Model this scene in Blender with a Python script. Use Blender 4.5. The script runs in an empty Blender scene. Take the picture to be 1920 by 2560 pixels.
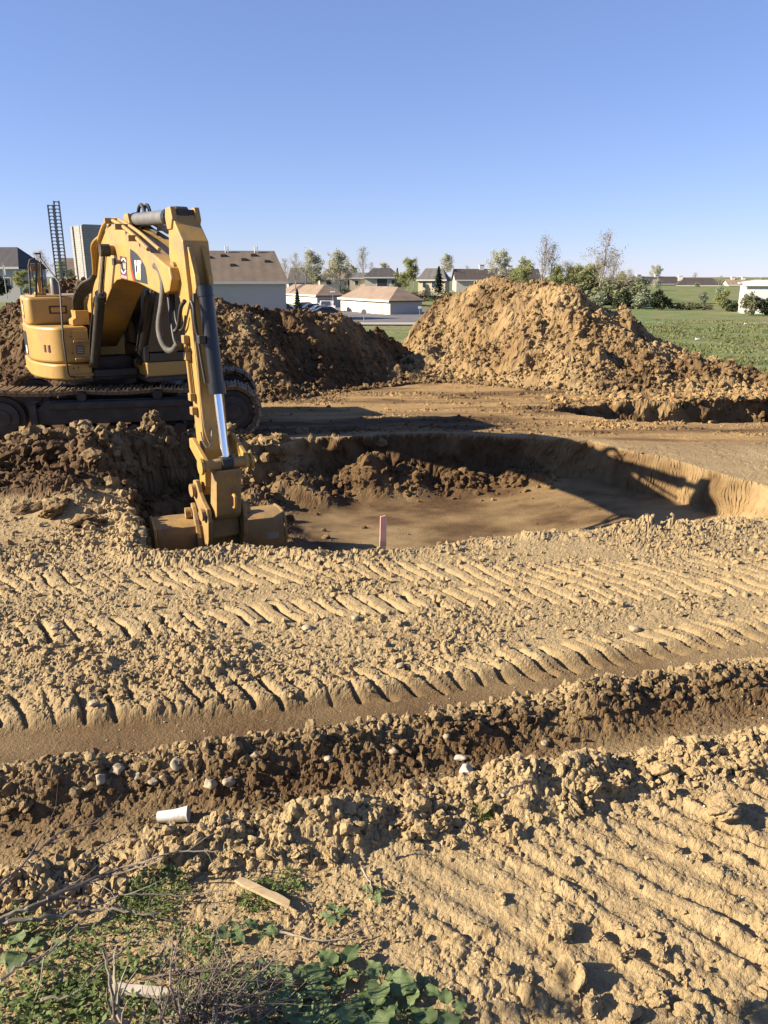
import bpy, math, random
import numpy as np
from mathutils import Vector, Matrix
random.seed(7); RNG = np.random.default_rng(11)
sc = bpy.context.scene
COL = sc.collection

# ------------------------------------------------------------------ camera
FPX, CAMH = 1923.0, 2.9
PITCH = math.atan(590 / 1923.0)
cp, sp_ = math.cos(PITCH), math.sin(PITCH)
cam = bpy.data.cameras.new('camera'); cam.sensor_fit = 'HORIZONTAL'
cam.sensor_width = 36; cam.lens = 36 * FPX / 1920; cam.clip_start = 0.05; cam.clip_end = 3000
camo = bpy.data.objects.new('camera', cam); COL.objects.link(camo)
camo.location = (0, 0, CAMH); camo.rotation_euler = (math.pi / 2 - PITCH, 0, 0)
sc.camera = camo
sc.render.resolution_x, sc.render.resolution_y = 768, 1024

# ------------------------------------------------------------------ light
SUN_EL = math.radians(27.0)
SUN_H = Vector((-0.98, -0.19, 0)).normalized()
SUN_DIR = Vector((SUN_H.x * math.cos(SUN_EL), SUN_H.y * math.cos(SUN_EL), math.sin(SUN_EL)))
w = bpy.data.worlds.new('World'); sc.world = w; w.use_nodes = True
nt = w.node_tree; bg = nt.nodes['Background']
sky = nt.nodes.new('ShaderNodeTexSky'); sky.sky_type = 'NISHITA'; sky.sun_disc = False
sky.sun_elevation = SUN_EL; sky.sun_rotation = math.atan2(SUN_H.x, SUN_H.y)
sky.air_density = 1.0; sky.dust_density = 0.0; sky.ozone_density = 5.5; sky.altitude = 1200
tintn = nt.nodes.new('ShaderNodeMix'); tintn.data_type = 'RGBA'; tintn.blend_type = 'MULTIPLY'; tintn.inputs[0].default_value = 1.0; tintn.inputs[7].default_value = (0.96, 0.93, 1.18, 1)   # camera white balance
gam = nt.nodes.new('ShaderNodeGamma'); gam.inputs['Gamma'].default_value = 0.7   # the phone's flatter sky response
nt.links.new(sky.outputs['Color'], gam.inputs['Color']); nt.links.new(gam.outputs['Color'], tintn.inputs[6]); nt.links.new(tintn.outputs[2], bg.inputs['Color']); bg.inputs['Strength'].default_value = 0.083
sun = bpy.data.lights.new('sun', 'SUN'); sun.energy = 5.0; sun.angle = math.radians(0.5); sun.color = (1.0, 0.88, 0.70)
suno = bpy.data.objects.new('sun', sun); COL.objects.link(suno)
suno.rotation_euler = SUN_DIR.to_track_quat('Z', 'Y').to_euler(); suno.location = (-20, -5, 20)
sc.view_settings.view_transform = 'Standard'; sc.view_settings.look = 'None'
sc.view_settings.gamma = 1; sc.view_settings.exposure = 1.52; sc.view_settings.use_curve_mapping = False

# ------------------------------------------------------------------ pixel -> place helpers (1920 x 2560 photo pixels)
def ray(px, py):
    a = (px - 960) / FPX; b = (1280 - py) / FPX
    return np.array((a, cp + sp_ * b, -sp_ + cp * b))
def G(px, py, z=0.0):
    d = ray(px, py); return d * ((z - CAMH) / d[2]) + np.array((0, 0, CAMH))
def AT(px, py, y):
    d = ray(px, py); return d * (y / d[1]) + np.array((0, 0, CAMH))

# ------------------------------------------------------------------ noise
def _h(ix, iy, seed):
    n = (ix.astype(np.int64) * 374761393 + iy.astype(np.int64) * 668265263 + seed * 1442695041) & 0xFFFFFFFF
    n = ((n ^ (n >> 13)) * 1274126177) & 0xFFFFFFFF
    n = ((n ^ (n >> 16)) * 2246822519) & 0xFFFFFFFF
    return ((n ^ (n >> 15)) & 0xFFFFFF) / float(0xFFFFFF)
def vn(x, y, seed=0):
    ix = np.floor(x); iy = np.floor(y); fx = x - ix; fy = y - iy
    fx = fx * fx * fx * (fx * (fx * 6 - 15) + 10); fy = fy * fy * fy * (fy * (fy * 6 - 15) + 10)
    a = _h(ix, iy, seed); b = _h(ix + 1, iy, seed); c = _h(ix, iy + 1, seed); d = _h(ix + 1, iy + 1, seed)
    return (a + (b - a) * fx) * (1 - fy) + (c + (d - c) * fx) * fy - 0.5
def fbm(x, y, octv=4, seed=0, gain=0.5):
    s = np.zeros_like(x); a = 1.0
    ca, sa = math.cos(0.6), math.sin(0.6)
    for o in range(octv):
        s += a * vn(x, y, seed + o * 17); a *= gain
        x, y = (ca * x - sa * y) * 2.03 + 5.3, (sa * x + ca * y) * 2.03 + 1.7
    return s
def bumps(x, y, seed=0, jitter=0.9, lo=0.35, hi=0.75):
    """rounded clods: 0..1 height of the tallest ball over each point, random radius per cell"""
    x = x + 0.34 * fbm(x * 1.9 + 7, y * 1.9, 2, seed + 5); y = y + 0.34 * fbm(x * 1.9, y * 1.9 + 3, 2, seed + 6)
    ix = np.floor(x); iy = np.floor(y); out = np.zeros_like(x)
    for dx in (-1, 0, 1):
        for dy in (-1, 0, 1):
            cx = ix + dx; cy = iy + dy
            px = cx + 0.5 + (_h(cx, cy, seed) - 0.5) * jitter
            py = cy + 0.5 + (_h(cx, cy, seed + 1) - 0.5) * jitter
            r = lo + (hi - lo) * _h(cx, cy, seed + 2) ** 2
            e = 0.7 + 0.6 * _h(cx, cy, seed + 3)
            d2 = ((x - px) * e) ** 2 + ((y - py) / e) ** 2
            out = np.maximum(out, np.minimum(np.sqrt(np.maximum(r * r - d2, 0)), r * (0.55 + 0.45 * _h(cx, cy, seed + 4))))
    return out
def sst(a, b, x):
    t = np.clip((x - a) / (b - a), 0, 1); return t * t * (3 - 2 * t)
def poly_sd(x, y, poly):
    """signed distance, negative inside"""
    d = np.full(x.shape, 1e9); ins = np.zeros(x.shape, bool); n = len(poly)
    for i in range(n):
        ax, ay = poly[i]; bx, by = poly[(i + 1) % n]
        ex, ey = bx - ax, by - ay
        t = np.clip(((x - ax) * ex + (y - ay) * ey) / (ex * ex + ey * ey + 1e-12), 0, 1)
        d = np.minimum(d, (x - ax - t * ex) ** 2 + (y - ay - t * ey) ** 2)
        c = ((ay > y) != (by > y)) & (x < ex * (y - ay) / (ey if abs(ey) > 1e-12 else 1e-12) + ax)
        ins ^= c
    return np.where(ins, -1, 1) * np.sqrt(d)
def line_sd(x, y, pts):
    """(arclength s, signed offset d) relative to a polyline"""
    best = np.full(x.shape, 1e9); S = np.zeros(x.shape); D = np.zeros(x.shape); acc = 0.0
    for i in range(len(pts) - 1):
        ax, ay = pts[i][:2]; bx, by = pts[i + 1][:2]; ex, ey = bx - ax, by - ay; L = math.hypot(ex, ey)
        t = ((x - ax) * ex + (y - ay) * ey) / (L * L)
        lo_ = -9 if i == 0 else 0; hi_ = 9 if i == len(pts) - 2 else 1
        tc = np.clip(t, lo_, hi_)
        d2 = (x - ax - tc * ex) ** 2 + (y - ay - tc * ey) ** 2
        m = d2 < best
        sd = ((y - ay) * ex - (x - ax) * ey) / L
        best = np.where(m, d2, best); S = np.where(m, acc + tc * L, S); D = np.where(m, np.sign(sd) * np.sqrt(d2), D)
        acc += L
    return S, D

# ------------------------------------------------------------------ mesh helpers
def link(o, parent=None):
    COL.objects.link(o)
    if parent is not None: o.parent = parent
    return o
def mesh_np(name, V, faces, mat, parent=None, smooth=True, attrs=None, k=None):
    """V (n,3), faces (m,k) integer array of equal-sided faces"""
    me = bpy.data.meshes.new(name); V = np.asarray(V, np.float32); faces = np.asarray(faces, np.int32)
    m, k = faces.shape
    me.vertices.add(len(V)); me.vertices.foreach_set('co', V.ravel())
    me.loops.add(m * k); me.loops.foreach_set('vertex_index', faces.ravel())
    me.polygons.add(m); me.polygons.foreach_set('loop_start', np.arange(0, m * k, k, dtype=np.int32))
    me.polygons.foreach_set('loop_total', np.full(m, k, np.int32))
    me.polygons.foreach_set('use_smooth', np.full(m, bool(smooth)))
    if attrs:
        for an, av in attrs.items():
            at = me.attributes.new(an, 'FLOAT', 'POINT'); at.data.foreach_set('value', np.asarray(av, np.float32).ravel())
    me.update(calc_edges=True); me.materials.append(mat)
    return link(bpy.data.objects.new(name, me), parent)
class MB:
    def __init__(s): s.v = []; s.f = []
    def add(s, V, Fc):
        o = len(s.v); s.v += [tuple(map(float, p)) for p in V]; s.f += [tuple(i + o for i in f) for f in Fc]; return s
    def box(s, x0, x1, y0, y1, z0, z1):
        return s.add([(x0, y0, z0), (x1, y0, z0), (x1, y1, z0), (x0, y1, z0), (x0, y0, z1), (x1, y0, z1), (x1, y1, z1), (x0, y1, z1)],
                     [(0, 3, 2, 1), (4, 5, 6, 7), (0, 1, 5, 4), (1, 2, 6, 5), (2, 3, 7, 6), (3, 0, 4, 7)])
    def prism(s, pts, a0, a1, axis='y'):
        """polygon pts extruded along an axis: 'y' takes (x,z), 'z' takes (x,y), 'x' takes (y,z)"""
        n = len(pts)
        def q(p, a): return {'y': (p[0], a, p[1]), 'z': (p[0], p[1], a), 'x': (a, p[0], p[1])}[axis]
        ar = sum(pts[i][0] * pts[(i + 1) % n][1] - pts[(i + 1) % n][0] * pts[i][1] for i in range(n))
        if (ar > 0) == (axis == 'y'): pts = pts[::-1]
        V = [q(p, a0) for p in pts] + [q(p, a1) for p in pts]
        Fc = [tuple(range(n))[::-1], tuple(range(n, 2 * n))] + [(i, (i + 1) % n, n + (i + 1) % n, n + i) for i in range(n)]
        return s.add(V, Fc)
    def tube(s, pts, r, n=10, cap=True):
        pts = [Vector(p) for p in pts]; rs = r if isinstance(r, (list, tuple)) else [r] * len(pts)
        V = []; Fc = []; pu = None
        for i, p in enumerate(pts):
            t = (pts[min(i + 1, len(pts) - 1)] - pts[max(i - 1, 0)]).normalized()
            if pu is None:
                pu = t.orthogonal().normalized()
            u = (pu - t * pu.dot(t)); u = u.normalized() if u.length > 1e-6 else t.orthogonal().normalized(); pu = u
            b = t.cross(u)
            for j in range(n):
                a = 2 * math.pi * j / n
                V.append(p + (u * math.cos(a) + b * math.sin(a)) * rs[i])
        for i in range(len(pts) - 1):
            for j in range(n):
                Fc.append((i * n + j, i * n + (j + 1) % n, (i + 1) * n + (j + 1) % n, (i + 1) * n + j))
        if cap: Fc += [tuple(range(n))[::-1], tuple(range((len(pts) - 1) * n, len(pts) * n))]
        return s.add(V, Fc)
    def cyl(s, a, b, r, n=18): return s.tube([a, b], r, n)
    def build(s, name, mat, parent=None, smooth=False, bevel=0.0, seg=2):
        me = bpy.data.meshes.new(name); me.from_pydata(s.v, [], s.f); me.materials.append(mat)
        me.update()
        if smooth: me.polygons.foreach_set('use_smooth', [True] * len(me.polygons)); me.set_sharp_from_angle(angle=math.radians(42))
        o = link(bpy.data.objects.new(name, me), parent)
        if bevel:
            b = o.modifiers.new('bevel', 'BEVEL'); b.width = bevel; b.segments = seg; b.limit_method = 'ANGLE'; b.angle_limit = math.radians(35); b.harden_normals = False
        return o
def catmull(pts, n=8):
    P = [Vector(p) for p in pts]; P = [P[0] * 2 - P[1]] + P + [P[-1] * 2 - P[-2]]; out = []
    for i in range(1, len(P) - 2):
        for k in range(n):
            t = k / n; a, b, c, d = P[i - 1], P[i], P[i + 1], P[i + 2]
            out.append(0.5 * ((2 * b) + (c - a) * t + (2 * a - 5 * b + 4 * c - d) * t * t + (3 * b - a - 3 * c + d) * t ** 3))
    return out + [P[-2]]
def tag(o, label=None, cat=None, group=None, kind=None):
    if label: o['label'] = label
    if cat: o['category'] = cat
    if group: o['group'] = group
    if kind: o['kind'] = kind
    return o
def thing(name, label, cat, loc=(0, 0, 0), rz=0.0, group=None, scale=1.0):
    o = bpy.data.objects.new(name, None); COL.objects.link(o); o.location = loc; o.rotation_euler = (0, 0, rz)
    o.scale = (scale,) * 3; o.empty_display_size = 0.3
    return tag(o, label, cat, group)
def copy_tree(o, parent=None):
    c = o.copy(); COL.objects.link(c); c.parent = parent
    for ch in list(o.children): copy_tree(ch, c)
    return c

# ------------------------------------------------------------------ materials
def nodes(name):
    m = bpy.data.materials.new(name); m.use_nodes = True; n = m.node_tree
    return m, n, n.nodes['Principled BSDF']
def N(n, t, **kw):
    o = n.nodes.new(t)
    for k, v in kw.items(): setattr(o, k, v)
    return o
def noise(n, scale, detail=4, rough=0.55, coord=None, dim=None):
    t = N(n, 'ShaderNodeTexNoise'); t.inputs['Scale'].default_value = scale; t.inputs['Detail'].default_value = detail; t.inputs['Roughness'].default_value = rough
    if coord is not None: n.links.new(coord, t.inputs['Vector'])
    return t.outputs['Fac']
def ramp(n, fac, stops):
    r = N(n, 'ShaderNodeValToRGB'); e = r.color_ramp.elements
    while len(e) > 1: e.remove(e[-1])
    for i, (p, c) in enumerate(stops):
        q = e[0] if i == 0 else e.new(p); q.position = p; q.color = (c, c, c, 1) if isinstance(c, (int, float)) else (*c, 1)
    n.links.new(fac, r.inputs['Fac']); return r.outputs['Color']
def mix(n, fac, a, b, blend='MIX'):
    m = N(n, 'ShaderNodeMix', data_type='RGBA', blend_type=blend)
    for sock, v in ((m.inputs[0], fac), (m.inputs[6], a), (m.inputs[7], b)):
        if hasattr(v, 'is_linked') or hasattr(v, 'links'): n.links.new(v, sock)
        elif isinstance(v, (int, float)): sock.default_value = v if sock.type == 'VALUE' else (v, v, v, 1)
        else: sock.default_value = (*v, 1)
    return m.outputs[2]
def math_(n, op, a, b=0.0):
    m = N(n, 'ShaderNodeMath', operation=op)
    for i, v in enumerate((a, b)):
        if hasattr(v, 'links'): n.links.new(v, m.inputs[i])
        else: m.inputs[i].default_value = v
    return m.outputs[0]
def bump(n, bsdf, h, strength=0.5, dist=0.01):
    b = N(n, 'ShaderNodeBump'); b.inputs['Strength'].default_value = strength; b.inputs['Distance'].default_value = dist
    n.links.new(h, b.inputs['Height']); n.links.new(b.outputs['Normal'], bsdf.inputs['Normal'])
def attr(n, name):
    a = N(n, 'ShaderNodeAttribute'); a.attribute_name = name; return a.outputs['Fac']
def texco(n, which='Object'): return N(n, 'ShaderNodeTexCoord').outputs[which]
def plain(name, col, rough=0.6, metal=0.0, var=0.12, scale=6.0, bumpk=0.0, spec=None, coat=0.0):
    m, n, b = nodes(name); co = texco(n)
    f = noise(n, scale, 5, 0.6, co)
    lo = tuple(c * (1 - var) for c in col); hi = tuple(min(1, c * (1 + var)) for c in col)
    n.links.new(ramp(n, f, [(0.3, lo), (0.7, hi)]), b.inputs['Base Color'])
    b.inputs['Roughness'].default_value = rough; b.inputs['Metallic'].default_value = metal
    if spec is not None: b.inputs['Specular IOR Level'].default_value = spec
    if coat: b.inputs['Coat Weight'].default_value = coat; b.inputs['Coat Roughness'].default_value = 0.15
    if bumpk: bump(n, b, noise(n, scale * 8, 4, 0.6, co), bumpk, 0.01)
    return m
DRY = (0.53, 0.402, 0.215); DRY2 = (0.40, 0.288, 0.146); MOIST = (0.172, 0.098, 0.041); MOIST2 = (0.090, 0.050, 0.021)
ORANGE = (0.42, 0.260, 0.105)
def soil_material(name, grass=False):
    """'wet' attribute 0 dry tan .. 1 damp brown, 'ochre' 0..1 orange subsoil"""
    m, n, b = nodes(name); co = texco(n); wet = attr(n, 'wet'); och = attr(n, 'ochre')
    f1 = noise(n, 9, 6, 0.65, co); f2 = noise(n, 1.3, 4, 0.6, co); f3 = noise(n, 70, 3, 0.7, co)
    dry = mix(n, ramp(n, f1, [(0.33, 0.0), (0.68, 1.0)]), DRY2, DRY)
    dry = mix(n, och, dry, ORANGE)
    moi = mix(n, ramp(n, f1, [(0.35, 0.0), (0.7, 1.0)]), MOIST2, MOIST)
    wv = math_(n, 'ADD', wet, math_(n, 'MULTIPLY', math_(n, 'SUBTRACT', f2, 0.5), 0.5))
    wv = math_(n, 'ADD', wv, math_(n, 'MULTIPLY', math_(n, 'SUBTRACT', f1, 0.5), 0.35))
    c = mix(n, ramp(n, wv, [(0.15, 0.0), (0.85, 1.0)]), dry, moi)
    c = mix(n, 0.35, c, ramp(n, f3, [(0.3, 0.55), (0.7, 1.25)]), 'MULTIPLY')
    rough = 0.9
    h = math_(n, 'ADD', math_(n, 'MULTIPLY', noise(n, 35, 6, 0.7, co), 1.0), math_(n, 'MULTIPLY', f3, 0.35))
    if grass:
        ga = attr(n, 'grass'); pv = attr(n, 'path')
        gf = noise(n, 0.25, 5, 0.6, co); gf2 = noise(n, 6.0, 5, 0.7, co)
        gc = mix(n, ramp(n, gf, [(0.40, 0.0), (0.62, 1.0)]), (0.135, 0.205, 0.048), (0.25, 0.225, 0.105))
        gc = mix(n, 0.6, gc, ramp(n, gf2, [(0.25, 0.45), (0.75, 1.4)]), 'MULTIPLY')
        c = mix(n, ga, c, gc)
        c = mix(n, pv, c, (0.36, 0.29, 0.20))
    n.links.new(c, b.inputs['Base Color']); b.inputs['Roughness'].default_value = rough
    b.inputs['Specular IOR Level'].default_value = 0.25
    bump(n, b, h, 0.9, 0.016)
    return m
M = {}
M['soil'] = soil_material('soil'); M['ground'] = soil_material('ground_soil_and_grass', True)
def cat_yellow():
    m, n, b = nodes('excavator_yellow_paint'); co = texco(n)
    f = noise(n, 2.2, 6, 0.7, co); f2 = noise(n, 14, 5, 0.7, co); z = N(n, 'ShaderNodeSeparateXYZ'); n.links.new(co, z.inputs[0])
    c = mix(n, ramp(n, f, [(0.35, 0.0), (0.75, 1.0)]), (0.53, 0.315, 0.072), (0.43, 0.262, 0.075))
    d = math_(n, 'MULTIPLY', ramp(n, f2, [(0.52, 0.0), (0.78, 1.0)]), ramp(n, f, [(0.4, 0.15), (0.7, 0.8)]))
    c = mix(n, d, c, (0.27, 0.19, 0.105)); f3 = noise(n, 1.1, 8, 0.75, co); c = mix(n, ramp(n, f3, [(0.54, 0.0), (0.66, 0.75)]), c, (0.30, 0.215, 0.125)); mp = N(n, 'ShaderNodeMapping'); mp.inputs['Scale'].default_value = (9, 9, 0.7); n.links.new(co, mp.inputs['Vector']); f4 = noise(n, 3.0, 5, 0.7, mp.outputs[0]); c = mix(n, ramp(n, f4, [(0.60, 0.0), (0.74, 0.65)]), c, (0.16, 0.115, 0.07))
    n.links.new(c, b.inputs['Base Color'])
    n.links.new(ramp(n, f2, [(0.3, 0.30), (0.75, 0.62)]), b.inputs['Roughness'])
    bump(n, b, f2, 0.06, 0.01); return m
M['yellow'] = cat_yellow()
def worn_yellow():
    m, n, b = nodes('scuffed_yellow_paint'); co = texco(n)
    f = noise(n, 5, 7, 0.75, co); f2 = noise(n, 22, 5, 0.7, co)
    c = mix(n, ramp(n, f, [(0.42, 0.0), (0.62, 1.0)]), (0.43, 0.258, 0.075), (0.28, 0.185, 0.085))
    c = mix(n, ramp(n, f2, [(0.60, 0.0), (0.72, 1.0)]), c, (0.13, 0.085, 0.05))
    n.links.new(c, b.inputs['Base Color']); b.inputs['Roughness'].default_value = 0.6; bump(n, b, f, 0.12, 0.01); return m
M['worn'] = worn_yellow()
def mud_steel():
    m, n, b = nodes('muddy_track_steel'); co = texco(n)
    f = noise(n, 7, 6, 0.7, co)
    c = mix(n, ramp(n, f, [(0.32, 0.0), (0.54, 1.0)]), (0.070, 0.060, 0.050), (0.38, 0.27, 0.155))
    n.links.new(c, b.inputs['Base Color']); b.inputs['Roughness'].default_value = 0.75; bump(n, b, f, 0.4, 0.02); return m
M['mudsteel'] = mud_steel()
def dusty_black():
    m, n, b = nodes('dusty_black_steel'); co = texco(n); f = noise(n, 5, 6, 0.7, co)
    c = mix(n, ramp(n, f, [(0.45, 0.0), (0.8, 1.0)]), (0.025, 0.024, 0.024), (0.10, 0.078, 0.052))
    n.links.new(c, b.inputs['Base Color']); b.inputs['Roughness'].default_value = 0.6; return m
M['dustblack'] = dusty_black()
M['black'] = plain('black_gloss_paint', (0.018, 0.018, 0.02), 0.28, var=0.3)
M['rubber'] = plain('black_rubber_hose', (0.032, 0.030, 0.028), 0.55, var=0.4, scale=9)
M['dustrubber'] = plain('dusty_rubber_hose', (0.085, 0.075, 0.058), 0.75, var=0.35, scale=12)
M['chrome'] = plain('chrome_rod', (0.80, 0.82, 0.88), 0.13, 1.0, var=0.03)
M['greysteel'] = plain('grey_cylinder_paint', (0.17, 0.165, 0.155), 0.5, var=0.25)
M['white'] = plain('white_vinyl', (0.78, 0.78, 0.76), 0.5, var=0.03)
M['decalblack'] = plain('black_vinyl', (0.03, 0.03, 0.034), 0.4, var=0.1)
M['red'] = plain('red_vinyl', (0.55, 0.03, 0.025), 0.45, var=0.1)
M['maroon'] = plain('maroon_vinyl', (0.13, 0.035, 0.03), 0.5, var=0.1)
M['pink'] = plain('pink_vinyl_print', (0.62, 0.38, 0.36), 0.5, var=0.1)
M['decalyellow'] = plain('yellow_vinyl', (0.75, 0.50, 0.05), 0.5, var=0.05)
def glass_mat():
    m, n, b = nodes('tinted_glass'); b.inputs['Base Color'].default_value = (0.02, 0.025, 0.03, 1); b.inputs['Roughness'].default_value = 0.05
    b.inputs['Specular IOR Level'].default_value = 0.6; b.inputs['Alpha'].default_value = 0.82; return m
M['glass'] = glass_mat()

# ================================================================== GROUND
PIT = [(-2.5, 7.85), (-3.55, 10.2), (-4.55, 12.3), (-4.4, 13.0), (-2.4, 13.25), (-1.5, 14.15), (0.0, 14.6), (2.0, 14.45), (3.75, 13.95),
       (4.7, 12.45), (5.45, 10.9), (5.6, 9.6), (4.67, 9.15), (2.6, 8.78), (1.1, 8.45), (0.0, 8.05), (-0.9, 7.95)]
TRENCH = [(3.9, 17.3), (4.7, 16.1), (5.6, 15.75), (16, 15.7), (16, 19.9), (9.0, 18.95), (6.6, 18.35), (5.2, 18.2)]
def L2(*q): return [tuple(G(px, py)[:2]) for px, py in q]
PATH = L2((-700, 1930), (-200, 1872), (0, 1850), (500, 1812), (960, 1762), (1300, 1705), (1920, 1600), (2200, 1555), (2700, 1475))
BERM1 = L2((-700, 2110), (-200, 2030), (0, 1985), (500, 1925), (960, 1870), (1300, 1795), (1650, 1735), (1920, 1700), (2200, 1650), (2700, 1580))
BERM2 = L2((-500, 2420), (-200, 2330), (0, 2250), (450, 2140), (900, 2065), (1250, 1990), (1500, 1950), (1920, 1880), (2200, 1830), (2700, 1750))
ROWA = L2((-600, 1650), (-200, 1612), (0, 1592), (400, 1562), (800, 1520), (1250, 1490), (1920, 1462), (2200, 1440), (2700, 1420))
ROWB = L2((-600, 1835), (-200, 1795), (0, 1775), (500, 1735), (960, 1700), (1300, 1650), (1920, 1562), (2200, 1520), (2700, 1440))
ROWC = L2((560, 1440), (900, 1425), (1300, 1440), (1700, 1425), (2100, 1400))
RIDGE_DIR = np.array(G(1920, 2330)[:2]) - np.array(G(1470, 2100)[:2]); RIDGE_DIR /= np.linalg.norm(RIDGE_DIR)
PROF_Y = [-60, 0, 22, 27, 34, 42, 66, 90, 130, 160, 185, 215, 250, 300, 400, 900]
PROF_MID = [0, 0, 0, -0.25, -0.9, -1.35, -2.05, -2.45, -2.85, -3.3, -2.2, -0.9, 0.3, 0.9, 1.5, 2.0]
PROF_RT = [0, 0, 0, -0.25, -0.8, -1.05, -1.35, -1.75, -2.3, -1.9, -1.0, -0.1, 0.35, 0.6, 1.0, 1.5]
def sheet(x, y):
    """large shape of the land without digging or clods"""
    k = sst(0.12, 0.30, x / np.maximum(np.abs(y), 1.0))
    z = np.interp(y, PROF_Y, PROF_MID) * (1 - k) + np.interp(y, PROF_Y, PROF_RT) * k
    return z + 0.25 * fbm(x / 40, y / 40, 3, 91) * sst(28, 70, y)
def lump(x, y, cx, cy, rx, ry, h, rot=0.0):
    c_, s_ = math.cos(rot), math.sin(rot); u = ((x - cx) * c_ + (y - cy) * s_) / rx; v = (-(x - cx) * s_ + (y - cy) * c_) / ry
    return h * np.exp(-(u * u + v * v) * 1.3)
def ground_fields(x, y):
    shape = x.shape; x = x.ravel().astype(float); y = y.ravel().astype(float)
    z = sheet(x, y); wet = np.full(x.shape, 0.30); och = np.full(x.shape, 0.1)
    grass = np.zeros(x.shape); path = np.zeros(x.shape)
    n_big = fbm(x / 1.7, y / 1.7, 4, 3); n_mid = fbm(x / 0.45, y / 0.45, 4, 23); n_fine = fbm(x / 0.11, y / 0.11, 3, 41)
    near = 1 - sst(26, 34, y)
    rough = np.full(x.shape, 0.35)
    # --- worked zone in front of the pit
    fz = sst(2.0, 3.0, y) * (1 - sst(9.0, 10.2, y))
    rough = rough + fz * (0.42 + 1.1 * np.clip(n_big * 1.5 + 0.05, -0.4, 0.7))
    smooth_far = sst(13.4, 14.6, y) * near
    rough = rough * (1 - 0.35 * smooth_far)
    # smooth damp wheel path
    s1, d1 = line_sd(x, y, PATH); d1 = d1 + 0.06 * fbm(s1 / 0.7, s1 * 0 + 3, 3, 7)
    pth = (1 - sst(0.16, 0.29, np.abs(d1))) * (1 - 0.55 * sst(2.0, 3.4, x))
    z -= 0.07 * pth
    rough *= 1 - 0.90 * pth; wet = wet + 0.50 * pth
    z += pth * (0.010 * np.sin(d1 * 42 + 2.0 * fbm(s1 / 0.6, d1 * 2, 2, 5)) * vn(s1 / 0.8, d1 * 3, 77))
    # berms
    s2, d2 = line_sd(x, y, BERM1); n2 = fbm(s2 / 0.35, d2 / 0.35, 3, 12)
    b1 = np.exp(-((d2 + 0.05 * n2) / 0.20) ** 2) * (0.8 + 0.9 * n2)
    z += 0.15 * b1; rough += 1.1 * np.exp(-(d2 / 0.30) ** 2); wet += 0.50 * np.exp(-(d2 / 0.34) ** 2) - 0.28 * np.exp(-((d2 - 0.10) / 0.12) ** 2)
    s3, d3 = line_sd(x, y, BERM2); n3 = fbm(s3 / 0.40, d3 / 0.40, 3, 14)
    fade = sst(-0.4, 0.8, s3)
    b2 = np.exp(-((d3 + 0.06 * n3) / 0.17) ** 2) * (0.75 + 1.1 * n3) * fade
    z += 0.17 * b2; rough += 1.2 * np.exp(-(d3 / 0.24) ** 2) * fade; wet -= 0.35 * np.exp(-(d3 / 0.26) ** 2) * fade
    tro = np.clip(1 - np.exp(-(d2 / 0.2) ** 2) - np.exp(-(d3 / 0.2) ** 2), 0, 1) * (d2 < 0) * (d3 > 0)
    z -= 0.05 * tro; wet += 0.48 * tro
    # pale tracked ground on the camera side of the second berm
    low = sst(0.12, 0.35, -d3)
    wet -= 0.25 * low; rough = rough * (1 - 0.55 * low) + 0.12 * low
    rc = x * (-RIDGE_DIR[1]) + y * RIDGE_DIR[0]
    ra = x * RIDGE_DIR[0] + y * RIDGE_DIR[1]
    rid = np.sin(2 * math.pi * (rc + 0.10 * n_big + 0.035 * n_mid) / 0.15 + 1.2 * vn(ra / 0.5, rc / 0.5, 32))
    rmask = low * sst(0.0, 0.7, x + 0.25 * (y - 2.5)) * (0.45 + 1.2 * np.clip(fbm(ra / 0.8, rc / 0.25, 2, 31) + 0.2, 0, 1))
    z += rmask * 0.016 * (np.sign(rid) * np.abs(rid) ** 0.7) * (0.4 + 1.6 * np.clip(vn(ra / 0.35, rc / 0.12, 33) + 0.3, 0, 1)); rough += 0.35 * low * (fbm(x / 0.3, y / 0.3, 3, 34) > 0.05)
    # crawler prints: grouser bars across the driving line
    for (L_, wd, amp, pitch, skew, sd) in ((ROWA, 0.25, 0.078, 0.20, 0.42, 5), (ROWB, 0.21, 0.078, 0.19, 0.55, 6), (ROWC, 0.30, 0.045, 0.20, 0.75, 8)):
        s_, d_ = line_sd(x, y, L_)
        ph = (s_ + d_ * skew + 0.065 * vn(s_ / 0.24, d_ / 0.2, sd * 7)) / pitch
        fr = ph - np.floor(ph)
        fr = fr + 0.05 * vn(s_ / 0.06, d_ / 0.06, sd + 40); g = np.exp(-(np.where(fr < 0.5, (fr - 0.5) / 0.06, (fr - 0.5) / 0.17)) ** 2)
        gate = np.clip(0.86 + 1.4 * fbm(s_ / 0.8, d_ * 0 + sd, 2, sd), 0, 1) * np.clip(0.9 + 0.8 * (_h(np.floor(ph), np.floor(ph) * 0, sd) - 0.5), 0, 1)
        band = (1 - sst(wd * 0.75, wd, np.abs(d_ + 0.05 * vn(s_ / 0.2, s_ * 0, sd + 3))))
        z += band * gate * amp * (0.35 - 1.45 * g); rough *= 1 - 0.66 * band * gate
    # --- pit
    warp = 0.15 * fbm(x / 0.8, y / 0.8, 2, 55)
    sd = poly_sd(x, y, PIT) + warp
    fl = -0.92 + 0.025 * fbm(x / 2.5, y / 2.5, 3, 60) + 0.34 * sst(1.2, 5.0, x)
    wallw = 0.22 + 0.45 * (1 - sst(-4.2, -3.0, x + 0.30 * (y - 10)))
    t = np.clip(-sd / wallw, 0, 1); t = t + 0.10 * np.sin(t * math.pi) * vn(x / 0.18, y / 0.18, 70)
    inpit = sst(-0.02, 0.03, -sd)
    z = z * (1 - t) + fl * t
    flat = sst(0.0, 0.25, -sd - wallw)
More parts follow.
